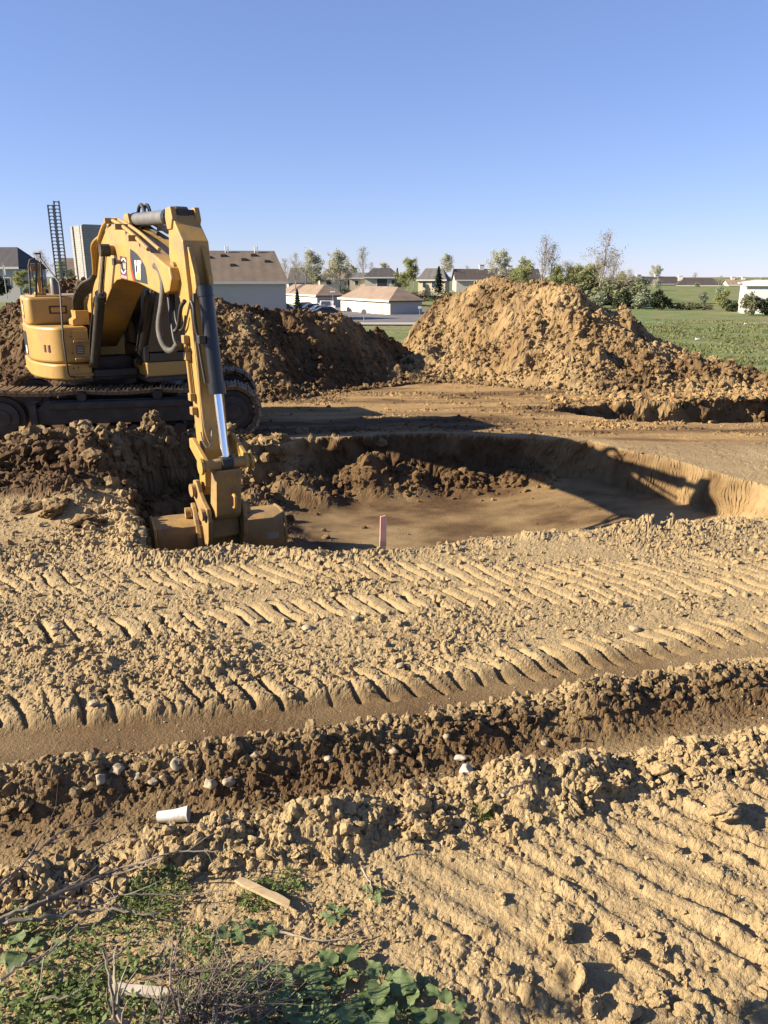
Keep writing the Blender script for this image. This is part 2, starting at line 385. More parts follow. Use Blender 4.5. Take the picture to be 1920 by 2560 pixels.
    rough = rough * (1 - 0.90 * flat); wet = np.where(inpit > 0.5, 0.66 + 0.25 * n_big + 0.5 * fbm(x / 1.1, y / 0.6, 5, 68, 0.62) - 0.18 * sst(2.0, 4.5, x), wet); och = np.where(inpit > 0.5, 0.5 + 0.6 * n_big, och)
    # slumped soil at the foot of the far wall and inside the left end
    deb = np.zeros(x.shape)
    for (cx, cy, rx, ry, h) in ((-1.5, 13.0, 0.8, 0.55, 0.55), (-0.3, 13.55, 0.7, 0.5, 0.62), (0.55, 13.65, 0.55, 0.45, 0.55), (1.4, 13.7, 0.6, 0.4, 0.40), (2.5, 13.65, 0.8, 0.3, 0.25),
                                (-2.6, 12.3, 1.0, 0.7, 0.45), (-2.0, 11.2, 0.9, 0.7, 0.25), (-1.3, 10.6, 0.6, 0.5, 0.16), (-3.3, 11.3, 0.7, 0.9, 0.5), (-2.0, 9.5, 1.0, 0.7, 0.30)):
        deb = np.maximum(deb, lump(x, y, cx, cy, rx, ry, h))
    deb = deb * (1 + 0.55 * fbm(x / 0.5, y / 0.5, 3, 66)) * (z < -0.05)
    z += np.minimum(deb, np.maximum(-z + 0.02, 0)) ; rough += 1.1 * sst(0.05, 0.2, deb); wet = wet + 0.12 * sst(0.05, 0.25, deb)
    # raised lip along the near edge
    z += 0.07 * np.exp(-((sd - 0.18) / 0.16) ** 2) * (y < 9.6) * (0.6 + 1.4 * fbm(x / 0.5, y / 0.5, 3, 81)); rough += 0.8 * np.exp(-((sd - 0.15) / 0.2) ** 2) * (y < 9.7)
    # spoil heap beside the crawler on the left, lumps between track and pit
    hp = np.zeros(x.shape)
    for (cx, cy, rx, ry, h, r) in ((-6.0, 12.45, 1.3, 0.45, 0.50, 0.1), (-5.0, 12.7, 0.6, 0.4, 0.55, 0), (-5.2, 11.6, 0.9, 0.7, 0.52, 0.2), (-4.4, 11.2, 0.55, 0.8, 0.50, 0.3), (-6.3, 11.3, 1.2, 0.7, 0.40, 0),
                                   (-4.7, 10.2, 0.8, 0.6, 0.30, 0.2), (-5.8, 10.3, 1.0, 0.6, 0.22, 0), (-4.0, 9.7, 0.4, 0.6, 0.20, 0.3), (-3.9, 13.1, 0.40, 0.22, 0.52, 0), (-3.3, 13.2, 0.40, 0.22, 0.46, 0.2), (-2.75, 13.3, 0.30, 0.2, 0.36, 0),
                                   (-4.4, 12.85, 0.35, 0.24, 0.54, 0)):
        hp = np.maximum(hp, lump(x, y, cx, cy, rx, ry, h, r))
    hp = hp * (1 + 0.6 * fbm(x / 0.6, y / 0.6, 3, 35)) * sst(-0.15, 0.12, sd)
    z += hp; hm = sst(0.06, 0.2, hp); rough = rough * (1 - hm) + hm * 1.15; wet = wet * (1 - hm) + hm * (0.74 + 0.5 * n_big)
    flatL = (1 - sst(-4.2, -3.2, x)) * sst(8.0, 8.3, y) * (1 - sst(9.3, 9.6, y)); rough *= 1 - 0.7 * flatL
    # --- trench on the right
    sdt = poly_sd(x, y, TRENCH) + 0.18 * fbm(x / 0.9, y / 0.9, 2, 57)
    tt = np.clip(-sdt / 0.22, 0, 1); z = z * (1 - tt) - 0.9 * tt; wet = np.where(sdt < 0, 0.7, wet)
    z += 0.10 * np.exp(-((sdt - 0.3) / 0.3) ** 2) * (y > 17.5) * (0.5 + fbm(x / 0.5, y / 0.5, 3, 83)); rough += 1.2 * np.exp(-((sdt - 0.25) / 0.35) ** 2) * (y > 17)
    # floor between pit and piles: bladed, streaked
    mid = sst(0.1, 0.5, sd) * sst(13.2, 14.2, y) * near
    och = och + 0.75 * mid; wet = wet + mid * (0.02 + 0.75 * fbm(x / 2.2, y / 0.40, 5, 62, 0.6)); rough = rough + mid * 1.1 * sst(0.05, 0.3, fbm(x / 1.8, y / 0.35, 4, 64))
    wet += 0.65 * mid * (1 - sst(-0.5, 3.0, x)) * sst(13.4, 14.5, y) * (1 - sst(15.6, 17.0, y))  # damp soil plus the excavator's cast shadow, both darkened into the soil tone
    z += mid * 0.03 * fbm(x / 1.5, y / 0.25, 3, 63)
    wet -= 0.16 * fz; wet += 0.22 * np.clip(n_big, -0.5, 0.5)
    # clods in the surface itself
    k = np.clip(rough, 0, 2.2) * near * (1 - 0.75 * sst(20, 26, y))
    wz = sst(-0.05, 0.05, -sd) * (1 - flat) * (deb < 0.08); k = k * (1 - 0.85 * wz)
    z += k * (0.016 * n_mid + 0.030 * n_big * fz)
    z += k * (0.046 * bumps(x / 0.115, y / 0.115, 200) * sst(0.05, 0.4, 0.08 + n_mid) + 0.030 * bumps(x / 0.056, y / 0.056, 210) * sst(-0.1, 0.2, 0.1 + fbm(x / 0.22, y / 0.22, 2, 42)) + 0.017 * bumps(x / 0.028, y / 0.028, 220) + 0.010 * n_fine)
    # grass and paths far off
    gl = np.interp(x / np.maximum(y, 1), [-0.6, -0.3, 0.0, 0.2, 0.33, 0.5], [24, 26, 52, 33, 27, 24])
    grass = sst(-1.5, 1.5, (y - gl) + 3 * fbm(x / 4, y / 4, 3, 95))
    yp = 84 + 0.06 * (x - 30) + 1.2 * fbm(x / 18, y * 0, 2, 99)
    path = (1 - sst(0.7, 1.3, np.abs(y - yp))) * sst(12, 16, x) * 0.9
    z += grass * 0.05 * fbm(x / 0.9, y / 0.9, 3, 96) * (1 - sst(60, 120, y))
    wet = np.where(inpit * (wet > 0.9) > 0, 0.9, wet)
    out = [a.reshape(shape) for a in (z, np.clip(wet, 0, 1), np.clip(och, 0, 1), grass, path, rough, sd)]
    return out
def zat(x, y):
    return float(ground_fields(np.array([float(x)]), np.array([float(y)]))[0][0])
def build_ground():
    ys = [-60, -30, -15, -8, -4, -2, -0.5, 0.6, 1.4]; y = 1.9
    while y < 30:
        ys.append(y); y += min(max(y * y / 2200 * 1.36, 0.0080), (0.024 if (12.95 < y < 14.95 or 17.6 < y < 19.3) else 0.045) if y < 19.5 else 0.12)
    while y < 900:
        ys.append(y); y *= 1.022
    ys = np.array(ys)
    a = np.linspace(-0.64, 0.66, 760)
    a = np.concatenate([-np.array([9, 5, 3, 2, 1.5, 1.2, 1.0, 0.88, 0.80, 0.74, 0.70]), a, np.array([0.70, 0.74, 0.80, 0.88, 1.0, 1.2, 1.5, 2, 3, 5, 9])])
    wgt = np.where(ys > 1.5, ys + 1.1 * (1 - sst(9, 20, ys)), 2.6 + (1.5 - ys) * 0.25)
    X = a[None, :] * wgt[:, None]; Yg = np.repeat(ys[:, None], len(a), 1)
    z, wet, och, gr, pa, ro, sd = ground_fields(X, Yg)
    # ragged pit walls: push wall points sideways a little
    wall = np.maximum(((sd < 0.05) & (sd > -0.6)).astype(float), (poly_sd(X.ravel(), Yg.ravel(), TRENCH).reshape(X.shape) < 0.1) * 1.0)
    X = X + wall * 0.07 * fbm(X / 0.30, z / 0.22 + Yg, 4, 301); Y2 = Yg + wall * 0.16 * fbm(X / 0.28 + 9, z / 0.20 + Yg * 0.4, 4, 302)
    V = np.stack([X, Y2, z], -1).reshape(-1, 3); r, c = X.shape
    i = (np.arange(r - 1)[:, None] * c + np.arange(c - 1)[None, :]).ravel()
    Fq = np.stack([i, i + 1, i + c + 1, i + c], -1)
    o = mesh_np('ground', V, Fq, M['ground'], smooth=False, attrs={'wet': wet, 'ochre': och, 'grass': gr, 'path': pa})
    tag(o, kind='structure'); return o
build_ground()

# ------------------------------------------------------------------ clod shapes
def ico(sub):
    import bmesh
    bm = bmesh.new(); bmesh.ops.create_icosphere(bm, subdivisions=sub, radius=1.0); bm.verts.ensure_lookup_table()
    V = np.array([v.co[:] for v in bm.verts]); Fc = np.array([[v.index for v in f.verts] for f in bm.faces]); bm.free(); return V, Fc
def n3(P, s, seed):
    return fbm(P[:, 0] * s + P[:, 2] * s * 0.7 + 3, P[:, 1] * s - P[:, 2] * s * 0.6, 3, seed)
ICO = {k: ico(k) for k in (1, 2, 3, 4)}
def clod_shape(sub, seed, rough=0.5, blocky=0.0):
    V, Fc = ICO[sub]; V = V.copy()
    if blocky:
        r = np.random.default_rng(seed)
        for _ in range(9):
            d = r.normal(size=3); d /= np.linalg.norm(d); lim = r.uniform(0.55, 0.9)
            k = V @ d; V = V - np.outer(np.maximum(k - lim, 0), d) * blocky
    f = 1 + rough * n3(V, 1.1, seed) + rough * 0.5 * n3(V, 2.6, seed + 9)
    if sub >= 3: f = f + rough * 0.35 * n3(V, 6.0, seed + 19)
    V = V * f[:, None]; V[:, 2] *= 0.8
    return V, Fc
def crumb(s, i):
    V, Fc = clod_shape(s, 10 * i + s, 0.95, 0.8); r = np.random.default_rng(i); V = V * r.uniform(0.62, 1.3, 3)[None, :]; return V / np.abs(V).max() * 1.15, Fc
CLODS = {s: [crumb(s, i) for i in range(12)] for s in (1, 2)}
def rotm(n):
    q = RNG.normal(size=(n, 4)); q /= np.linalg.norm(q, axis=1)[:, None]; a, b, c, d = q.T
    return np.stack([np.stack([1 - 2 * (c * c + d * d), 2 * (b * c - a * d), 2 * (b * d + a * c)], -1), np.stack([2 * (b * c + a * d), 1 - 2 * (b * b + d * d), 2 * (c * d - a * b)], -1),
                     np.stack([2 * (b * d - a * c), 2 * (c * d + a * b), 1 - 2 * (b * b + c * c)], -1)], 1)
def clod_mesh(name, pos, rad, wet, och, sub, parent=None, mat=None, sink=0.42):
    n = len(pos); R = rotm(n); Vs = []; Fs = []; W = []; O = []; off = 0
    kind = RNG.integers(0, 12, n)
    for k in range(12):
        ix = np.where(kind == k)[0]
        if not len(ix): continue
        V, Fc = CLODS[sub][k]
        Q = np.einsum('nij,vj->nvi', R[ix], V) * rad[ix][:, None, None] + pos[ix][:, None, :] + np.array((0, 0, 1))[None, None, :] * (rad[ix] * (0.6 - sink))[:, None, None]
        m = len(V); Vs.append(Q.reshape(-1, 3)); Fs.append((Fc[None] + (np.arange(len(ix)) * m)[:, None, None] + off).reshape(-1, 3)); off += m * len(ix)
        W.append(np.repeat(wet[ix], m)); O.append(np.repeat(och[ix], m))
    o = mesh_np(name, np.concatenate(Vs), np.concatenate(Fs), mat or M['soil'], parent, smooth=False, attrs={'wet': np.clip(np.concatenate(W), 0, 1), 'ochre': np.clip(np.concatenate(O), 0, 1)})
    return o
def near_line(Lp, n, spread):
    P = np.array(Lp); seg = np.linalg.norm(np.diff(P, axis=0), axis=1); cs = np.concatenate([[0], np.cumsum(seg)])
    s = RNG.uniform(0, cs[-1], n); x = np.interp(s, cs, P[:, 0]); y = np.interp(s, cs, P[:, 1])
    return x + RNG.normal(0, 0.05, n), y + RNG.normal(0, spread, n)
def scatter():
    xs = []; ys = []; rs = []; dw = []
    def put(x, y, r, d=0.0): xs.append(x); ys.append(y); rs.append(r); dw.append(np.full(len(x), d) + RNG.normal(0, 0.10, len(x)))
    def sizes(n, lo, hi, p=2.6): return lo + (hi - lo) * RNG.random(n) ** p
    x, y = near_line(BERM1, 5600, 0.13); put(x, y, sizes(5600, 0.006, 0.046, 3.6), 0.05)
    x, y = near_line(BERM2, 5600, 0.10); put(x, y, sizes(5600, 0.006, 0.046, 3.4), -0.08)
    n = 9800; y = RNG.uniform(4.8, 9.2, n); x = RNG.uniform(-0.62, 0.64, n) * (y + 0.9); put(x, y, sizes(n, 0.008, 0.040, 4.0), -0.08)
    n = 2600; y = RNG.uniform(2.2, 4.2, n); x = RNG.uniform(-0.66, 0.75, n) * (y + 0.9); put(x, y, sizes(n, 0.004, 0.022, 3.0))
    n = 700; put(RNG.normal(-5.2, 0.9, n), RNG.normal(11.3, 0.9, n), sizes(n, 0.02, 0.11), 0.0)
    n = 420; put(RNG.uniform(-4.3, -2.4, n), RNG.normal(13.05, 0.12, n), sizes(n, 0.02, 0.12), 0.0)
    n = 900; put(RNG.uniform(-2.6, 2.6, n), RNG.normal(13.45, 0.32, n), sizes(n, 0.015, 0.10), 0.05)
    n = 500; put(RNG.normal(-2.3, 0.8, n), RNG.normal(11.6, 0.8, n), sizes(n, 0.015, 0.09), 0.1)
    n = 900; put(RNG.uniform(4.0, 12, n), RNG.normal(18.9, 0.3, n), sizes(n, 0.02, 0.12), -0.05)
    n = 500; put(RNG.uniform(4.0, 12, n), RNG.normal(15.4, 0.25, n), sizes(n, 0.015, 0.06), -0.05)
    n = 4200; put(RNG.uniform(-2.5, 10, n), RNG.uniform(14.4, 20, n), sizes(n, 0.010, 0.055, 5), 0.1)
    n = 700; put(RNG.uniform(-2.5, 5, n), RNG.normal(14.75, 0.18, n), sizes(n, 0.012, 0.05, 3), 0.2)
    n = 900; put(RNG.uniform(-2.8, 4.5, n), RNG.uniform(9.5, 13.6, n), sizes(n, 0.008, 0.03, 3), 0.1)
    n = 500; put(RNG.normal(-3.6, 0.5, n), RNG.normal(9.2, 0.7, n), sizes(n, 0.012, 0.06), 0.0)
    n0 = sum(len(a) for a in xs)
    n = 900; put(RNG.uniform(-4.7, -2.3, n), RNG.uniform(12.3, 13.35, n), sizes(n, 0.02, 0.12, 3), 0.0)
    n = 700; t_ = RNG.random(n); put(-2.5 - 2.1 * t_ + RNG.normal(0.15, 0.22, n), 7.9 + 4.5 * t_, sizes(n, 0.015, 0.08, 3), 0.05)
    n = 700; put(RNG.uniform(-2.3, 3.2, n), RNG.normal(13.75, 0.25, n), sizes(n, 0.02, 0.13, 3.5), 0.05)
    n = 900; put(RNG.normal(-5.3, 0.9, n), RNG.normal(11.6, 0.8, n), sizes(n, 0.02, 0.14, 3.5), 0.0)
    x = np.concatenate(xs); y = np.concatenate(ys); r = np.concatenate(rs); d = np.concatenate(dw)
    z, wet, och, gr, pa, ro, sd = ground_fields(x, y)
    s1, d1 = line_sd(x, y, PATH)
    keep = (RNG.random(len(x)) < np.clip(ro * 0.85, 0.10, 1)) & ((np.abs(d1) > 0.22) | (RNG.random(len(x)) < 0.04))
    keep[n0:] = True
    keep &= ~((x > -2.4) & (x < -0.4) & (y > 8.7) & (y < 10.6))
    x, y, z, r, wet, och, d = (a[keep] for a in (x, y, z, r, wet, och, d))
    pos = np.stack([x, y, z], -1); big = r * 800 / y > 5.2
    for nm, ix, sub, lab in (('coarse_soil_clods', big, 2, 'coarse crumbs of tan and brown soil lying over the churned ground'), ('fine_soil_crumbs', ~big, 1, 'fine crumbs of tan soil sprinkled over the churned ground')):
        o = clod_mesh(nm, pos[ix], r[ix], wet[ix] + d[ix], och[ix], sub); tag(o, lab, 'soil', kind='stuff')
scatter()

# ================================================================== DIRT PILES
def pile(name, label, sil, yf_pts, depth, back, wet0, och0, x0, x1, seed, nclod, amp):
    """heap with its crest traced against what stands behind it; foot line on the ground, crest `depth` behind it"""
    xr = []; zr = []
    yfx = np.array([p[0] for p in yf_pts]); yfy = np.array([p[1] for p in yf_pts])
    for px, py in sil:
        x = AT(px, py, 23.0)[0]
        for _ in range(3):
            yr = np.interp(x, yfx, yfy) + depth; p = AT(px, py, yr); x = p[0]
        xr.append(x); zr.append(max(p[2], 0.0))
    def field(x, y):
        yf = np.interp(x, yfx, yfy); yr = yf + depth
        hr = np.interp(x, xr, zr, left=0, right=0)
        wob = 0.35 * fbm(x / 1.4, y / 1.4, 3, seed)
        t = (y + wob - yf) / depth
        front = np.clip(t, 0, 1); front = front * (1.18 - 0.18 * front)
        bk = np.clip(1 - (y - yr) / back, 0, 1)
        s = np.where(y < yr, np.clip(front, 0, 1), bk)
        body = sst(0.02, 0.35, s)
        z = hr * s + body * (amp * fbm(x / 1.1, y / 1.1, 4, seed + 3) + 0.10 * fbm(x / 0.35, y / 0.35, 3, seed + 4)) * (0.35 + 0.65 * (1 - sst(0.85, 1.0, s) * (y < yr + 0.3)))
        lim = sst(0.0, 0.12, hr)
        m1 = fbm(x / 0.6, y / 0.6, 3, seed + 5)
        k = sst(0.01, 0.10, s) * lim
        z += k * (0.10 * bumps(x / 0.42, y / 0.42, seed + 10) * sst(-0.15, 0.25, m1) + 0.075 * bumps(x / 0.20, y / 0.20, seed + 20) + 0.065 * bumps(x / 0.10, y / 0.10, seed + 30) + 0.07 * fbm(x / 0.16, y / 0.16, 3, seed + 40))
        return z - 0.06 + 0.0 * x, s * lim
    st = 0.034
    gx = np.arange(x0, x1, st); y_lo = yfy.min() - 0.8; y_hi = yfy.max() + depth + back + 0.3
    gy = np.concatenate([np.arange(y_lo, yfy.max() + depth + 0.6, st), np.arange(yfy.max() + depth + 0.6, y_hi, 0.15)])
    X, Yg = np.meshgrid(gx, gy); Z, S = field(X.ravel(), Yg.ravel()); Z = Z.reshape(X.shape); S = S.reshape(X.shape)
    J = sst(0.02, 0.2, S)
    X = X + J * 0.10 * fbm(X / 0.25 + Z * 2, Yg / 0.25, 3, seed + 50); Yg = Yg + J * 0.12 * fbm(X / 0.25 + 7, Yg / 0.25 + Z * 2, 3, seed + 51)
    w_ = wet0 + 0.55 * fbm(X / 1.3, Yg / 1.3, 4, seed + 60); oc = och0 + 0.5 * fbm(X / 0.9, Yg / 0.9, 3, seed + 61)
    r, c = X.shape; i = (np.arange(r - 1)[:, None] * c + np.arange(c - 1)[None, :])
    keep = (np.maximum(np.maximum(S[:-1, :-1], S[1:, 1:]), np.maximum(S[1:, :-1], S[:-1, 1:])) > 0.0)
    i = i[keep]; Fq = np.stack([i, i + 1, i + c + 1, i + c], -1).reshape(-1, 4)
    used, inv = np.unique(Fq, return_inverse=True); V = np.stack([X, Yg, Z], -1).reshape(-1, 3)[used]
    root = thing(name, label, 'dirt pile', (float(np.mean(xr)), float(np.mean(yfy) + depth), 0))
    base = np.array(root.location)
    o = mesh_np('heap', V - base, inv.reshape(Fq.shape), M['soil'], root, smooth=False, attrs={'wet': np.clip(w_, 0, 1).ravel()[used], 'ochre': np.clip(oc, 0, 1).ravel()[used]})
    # clods resting on the slope, more at the foot
    n = nclod; x = RNG.uniform(x0, x1, n); yf = np.interp(x, yfx, yfy); t = RNG.random(n) ** 1.25 * 1.25 - 0.16
    y = yf + t * depth; z, s = field(x, y); hr = np.interp(x, xr, zr, left=0, right=0)
    ok = (hr > 0.15) & (s >= 0) & ((fbm(x / 0.8, y / 0.8, 2, seed + 70) > -0.25))
    x, y, z, t = x[ok], y[ok], z[ok], t[ok]; z = np.where(t < 0.02, np.maximum(z, 0.0), z); r = 0.018 + 0.085 * RNG.random(len(x)) ** 4.5 + 0.02 * (t < 0.2) * RNG.random(len(x))
    wv = wet0 + 0.55 * fbm(x / 1.3, y / 1.3, 4, seed + 60) + RNG.normal(0, 0.12, len(x)); ov = och0 + 0.5 * fbm(x / 0.9, y / 0.9, 3, seed + 61)
    P = np.stack([x, y, z], -1) - base; big = r > 0.075
    tag(clod_mesh('clods', P[big], r[big], wv[big], ov[big], 2, root, sink=0.35), kind='stuff')
    tag(clod_mesh('crumbs', P[~big], r[~big], wv[~big], ov[~big], 1, root, sink=0.35), kind='stuff')
    return root
pile('dirt_pile', 'tall tan heap of loose subsoil rising behind the trench, its left flank sunlit',
     [(990, 905), (1020, 868), (1060, 795), (1130, 730), (1180, 705), (1270, 690), (1340, 703), (1420, 725), (1470, 758), (1530, 783), (1562, 780), (1620, 828), (1700, 868), (1800, 928), (1880, 975), (1960, 1000)],
     [(0.2, 22.8), (2.0, 22.6), (3.4, 21.6), (5.5, 19.9), (8.0, 19.5), (12, 19.6)], 4.3, 4.5, 0.52, 0.50, -0.4, 12.6, 400, 14000, 0.75)
pile('dirt_pile', 'long dark brown heap of damp soil stretching behind the excavator',
     [(-500, 860), (-300, 800), (-120, 770), (0, 752), (60, 735), (130, 715), (175, 702), (230, 708), (320, 705), (430, 715), (540, 735), (600, 750), (700, 772), (800, 788), (870, 800), (930, 825), (1000, 865), (1060, 900), (1100, 935), (1135, 962)],
     [(-18, 18.6), (-4.0, 18.6), (-2.4, 19.2), (-0.7, 21.0), (1.0, 22.3), (2.4, 22.6)], 3.4, 3.6, 0.84, 0.30, -17.5, 2.4, 500, 15000, 0.65)

# ================================================================== FAR SETTING
def zs(x, y): return float(sheet(np.array([float(x)]), np.array([float(y)]))[0])
def shingle(name, col):
    m, n, b = nodes(name); co = texco(n); f = noise(n, 0.6, 5, 0.65, co); f2 = noise(n, 9, 4, 0.7, co)
    wv = N(n, 'ShaderNodeTexWave', wave_type='BANDS', bands_direction='X'); wv.inputs['Scale'].default_value = 0.25; wv.inputs['Distortion'].default_value = 3; wv.inputs['Detail'].default_value = 3
    n.links.new(co, wv.inputs['Vector'])
    c = mix(n, ramp(n, f, [(0.3, 0.0), (0.7, 1.0)]), tuple(q * 0.82 for q in col), tuple(q * 1.15 for q in col))
    c = mix(n, 0.35, c, ramp(n, wv.outputs['Fac'], [(0.0, 0.75), (1.0, 1.15)]), 'MULTIPLY')
    c = mix(n, 0.4, c, ramp(n, f2, [(0.3, 0.7), (0.7, 1.2)]), 'MULTIPLY')
    n.links.new(c, b.inputs['Base Color']); b.inputs['Roughness'].default_value = 0.9; return m
def siding(name, col):
    m, n, b = nodes(name); co = texco(n)
    wv = N(n, 'ShaderNodeTexWave', wave_type='BANDS', bands_direction='Z', wave_profile='SAW'); wv.inputs['Scale'].default_value = 1.6; n.links.new(co, wv.inputs['Vector'])
    f = noise(n, 0.8, 4, 0.6, co)
    c = mix(n, ramp(n, f, [(0.3, 0.0), (0.7, 1.0)]), tuple(q * 0.94 for q in col), col)
    n.links.new(c, b.inputs['Base Color']); b.inputs['Roughness'].default_value = 0.7; bump(n, b, wv.outputs['Fac'], 0.5, 0.02); return m
M['roofbrown'] = shingle('brown_shingles', (0.17, 0.128, 0.095)); M['rooftan'] = shingle('tan_shingles', (0.30, 0.215, 0.155)); M['roofdark'] = shingle('dark_shingles', (0.075, 0.068, 0.07))
M['roofgrey'] = shingle('grey_shingles', (0.16, 0.15, 0.14)); M['roofplum'] = shingle('plum_brown_shingles', (0.072, 0.055, 0.052))
M['cream'] = siding('cream_siding', (0.72, 0.63, 0.44)); M['offwhite'] = siding('off_white_siding', (0.70, 0.66, 0.58)); M['bluegrey'] = siding('blue_grey_siding', (0.22, 0.26, 0.30)); M['greige'] = siding('pale_grey_siding', (0.56, 0.54, 0.50))
M['trim'] = plain('white_trim', (0.74, 0.72, 0.68), 0.6, var=0.05); M['door'] = plain('white_garage_door', (0.78, 0.76, 0.72), 0.55, var=0.04)
M['pane'] = plain('dark_window_pane', (0.05, 0.06, 0.075), 0.12, var=0.2); M['brickred'] = plain('red_brick_wall', (0.30, 0.15, 0.10), 0.85, var=0.25, scale=3)
M['asphalt'] = plain('asphalt', (0.16, 0.15, 0.145), 0.9, var=0.2, scale=0.6); M['concrete'] = plain('concrete', (0.42, 0.39, 0.34), 0.9, var=0.12, scale=0.7)
M['galv'] = plain('galvanised_steel', (0.40, 0.41, 0.43), 0.45, 0.6, var=0.15); M['mast'] = plain('dull_blue_grey_steel', (0.10, 0.12, 0.155), 0.6, 0.2, var=0.2)

def gable_roof(mb, L, D, h, rise, over=0.35, hip=0.0, th=0.18):
    x0, x1, y0, y1 = -over, L + over, -over, D + over; ym = D / 2; dz = rise * over / (D / 2)
    e = h - dz; a = x0 + hip; b = x1 - hip
    V = [(x0, y0, e), (x1, y0, e), (b, ym, h + rise), (a, ym, h + rise), (x1, y1, e), (x0, y1, e)]
    V += [(p[0], p[1], p[2] - th) for p in V]
    Fc = [(0, 1, 2, 3), (4, 5, 3, 2), (6, 9, 8, 7), (10, 8, 9, 11), (0, 6, 7, 1), (4, 10, 11, 5), (1, 7, 8, 2), (2, 8, 10, 4), (5, 11, 9, 3), (3, 9, 6, 0)]
    if hip > 0: Fc += [(1, 4, 2), (5, 0, 3), (7, 8, 10), (11, 9, 6)]
    return mb.add(V, Fc)
def house(name, label, px, py_base, dist, rz, L, D, h, rise, wall, roof, hip=0.0, openings=(), chimneys=(), z=None, anchor=0.0, cat='house', extra=None, group=None):
    p = AT(px, py_base, dist)
    t = thing(name, label, cat, (p[0], p[1], p[2] if z is None else z), rz, group)
    zb = -1.2
    mb = MB()
    if hip > 0: mb.box(0, L, 0, D, zb, h)
    else: mb.prism([(0, zb), (D, zb), (D, h), (D / 2, h + rise * 0.98), (0, h)], 0, L, 'x')
    wo = mb.build('wall', M[wall], t)
    ro = gable_roof(MB(), L, D, h + 0.03, rise, 0.4, hip).build('roof', M[roof], t)
    f = MB(); f.box(-0.42, L + 0.42, -0.46, -0.405, h - 0.42, h - 0.12); f.build('fascia', M['trim'], ro)
    for (kind, side, u0, u1, w0, w1) in openings:
        m = MB(); q = MB()
        if side == 'f': m.box(u0, u1, -0.05, 0.02, w0, w1); q.box(u0 + 0.12, u1 - 0.12, -0.065, -0.05, w0 + 0.12, w1 - 0.12)
        else: m.box(L - 0.02, L + 0.05, u0, u1, w0, w1); q.box(L + 0.05, L + 0.065, u0 + 0.12, u1 - 0.12, w0 + 0.12, w1 - 0.12)
        if kind == 'w': wn = m.build('window', M['trim'], t); q.build('pane', M['pane'], wn)
        elif kind == 'd': m.build('door', M['bluegrey'], t)
        elif kind == 'g': g = m.build('garage_door', M['door'], t, bevel=0.03); 
    for (cx, cy, cw, c0, c1) in chimneys:
        m = MB(); m.box(cx, cx + cw, cy, cy + cw * 0.8, c0, c1); m.box(cx - 0.1, cx + cw + 0.1, cy - 0.1, cy + cw * 0.8 + 0.1, c1 + 0.002, c1 + 0.14); m.build('chimney', M['trim'], ro)
    return t
# big grey-walled building with long brown roof behind the heap
bb = house('apartment_building', 'large building with streaked brown roof and blank grey wall behind the dark heap', 717, 790, 100, math.radians(188), 24, 10.5, 4.3, 3.6, 'greige', 'roofbrown', 1.6, cat='building')
bb.rotation_euler[2] = math.radians(8); bb.location.x -= 24 * math.cos(math.radians(8)); bb.location.y -= 24 * math.sin(math.radians(8))
bbroof = [c for c in bb.children if c.name.startswith('roof')][0]
for (u, v) in ((14.2, 4.0), (16.0, 4.3), (18.6, 3.6), (19.8, 4.4), (21.5, 3.3), (17.2, 2.6), (13.0, 3.0)):
    zz = 4.3 + 3.6 * v / 5.25; mm = MB(); mm.box(u, u + 0.6, v - 0.25, v + 0.25, zz - 0.1, zz + 0.22); mm.build('roof_vent', M['roofdark'], bbroof)
for u in (16.6, 16.9, 20.3, 20.6):
    mm = MB(); mm.cyl((u, 4.9, 7.6), (u, 4.9, 8.5), 0.07, 8); mm.build('vent_pipe', M['trim'], bbroof)
house('apartment_roof_wing', 'grey-walled wing with dark roof stepping down beyond the large brown-roofed building', 722, 728, 185, math.radians(10), 6, 7, 2.2, 3.0, 'greige', 'roofgrey', 1.2, openings=(('w', 'f', 1, 2.0, 0.6, 1.7), ('w', 'f', 3.5, 4.5, 0.6, 1.7)), cat='building')
# garages: local x runs along the door front
def garage(label, px, py, dist, L, doors, rz):
    g = house('garage_row', label, px, py, dist, rz, L, 5.6, 2.75, 1.75, 'cream', 'rooftan', 3.0, cat='garage')
    n = doors; pw = L / n
    for i in range(n):
        mb = MB(); x0 = i * pw + pw * 0.14; x1 = (i + 1) * pw - pw * 0.14; mb.box(x0, x1, -0.06, -0.01, 0.02, 2.05)
        d = mb.build('garage_door', M['door'], g)
        for k in range(1, 4):
            mm = MB(); mm.box(x0 + 0.03, x1 - 0.03, -0.072, -0.061, 0.5 * k + 0.02, 0.5 * k + 0.045); mm.build('panel_joint', M['trim'], d)
    # blank end wall cladding on the shaded end
    mb = MB(); mb.box(L + 0.002, L + 0.05, 0, 5.6, -0.2, 2.70); mb.build('end_wall', M['greige'], g)
    return g
ang = math.atan2(-16.0, 8.4)
corner = AT(975, 795, 121)
def gar_at(cx, cy, cz, L, doors, label):
    g = garage(label, 960, 800, 100, L, doors, ang)
    g.location = (cx - L * math.cos(ang), cy - L * math.sin(ang), cz); return g
gar_at(corner[0], corner[1], corner[2], 18.0, 8, 'cream row of eight garages with white doors and tan hip roof beside the asphalt')
c2 = AT(793, 772, 158); gar_at(c2[0], c2[1], c2[2], 22.0, 9, 'cream garage row partly hidden by parked cars and a small fir')
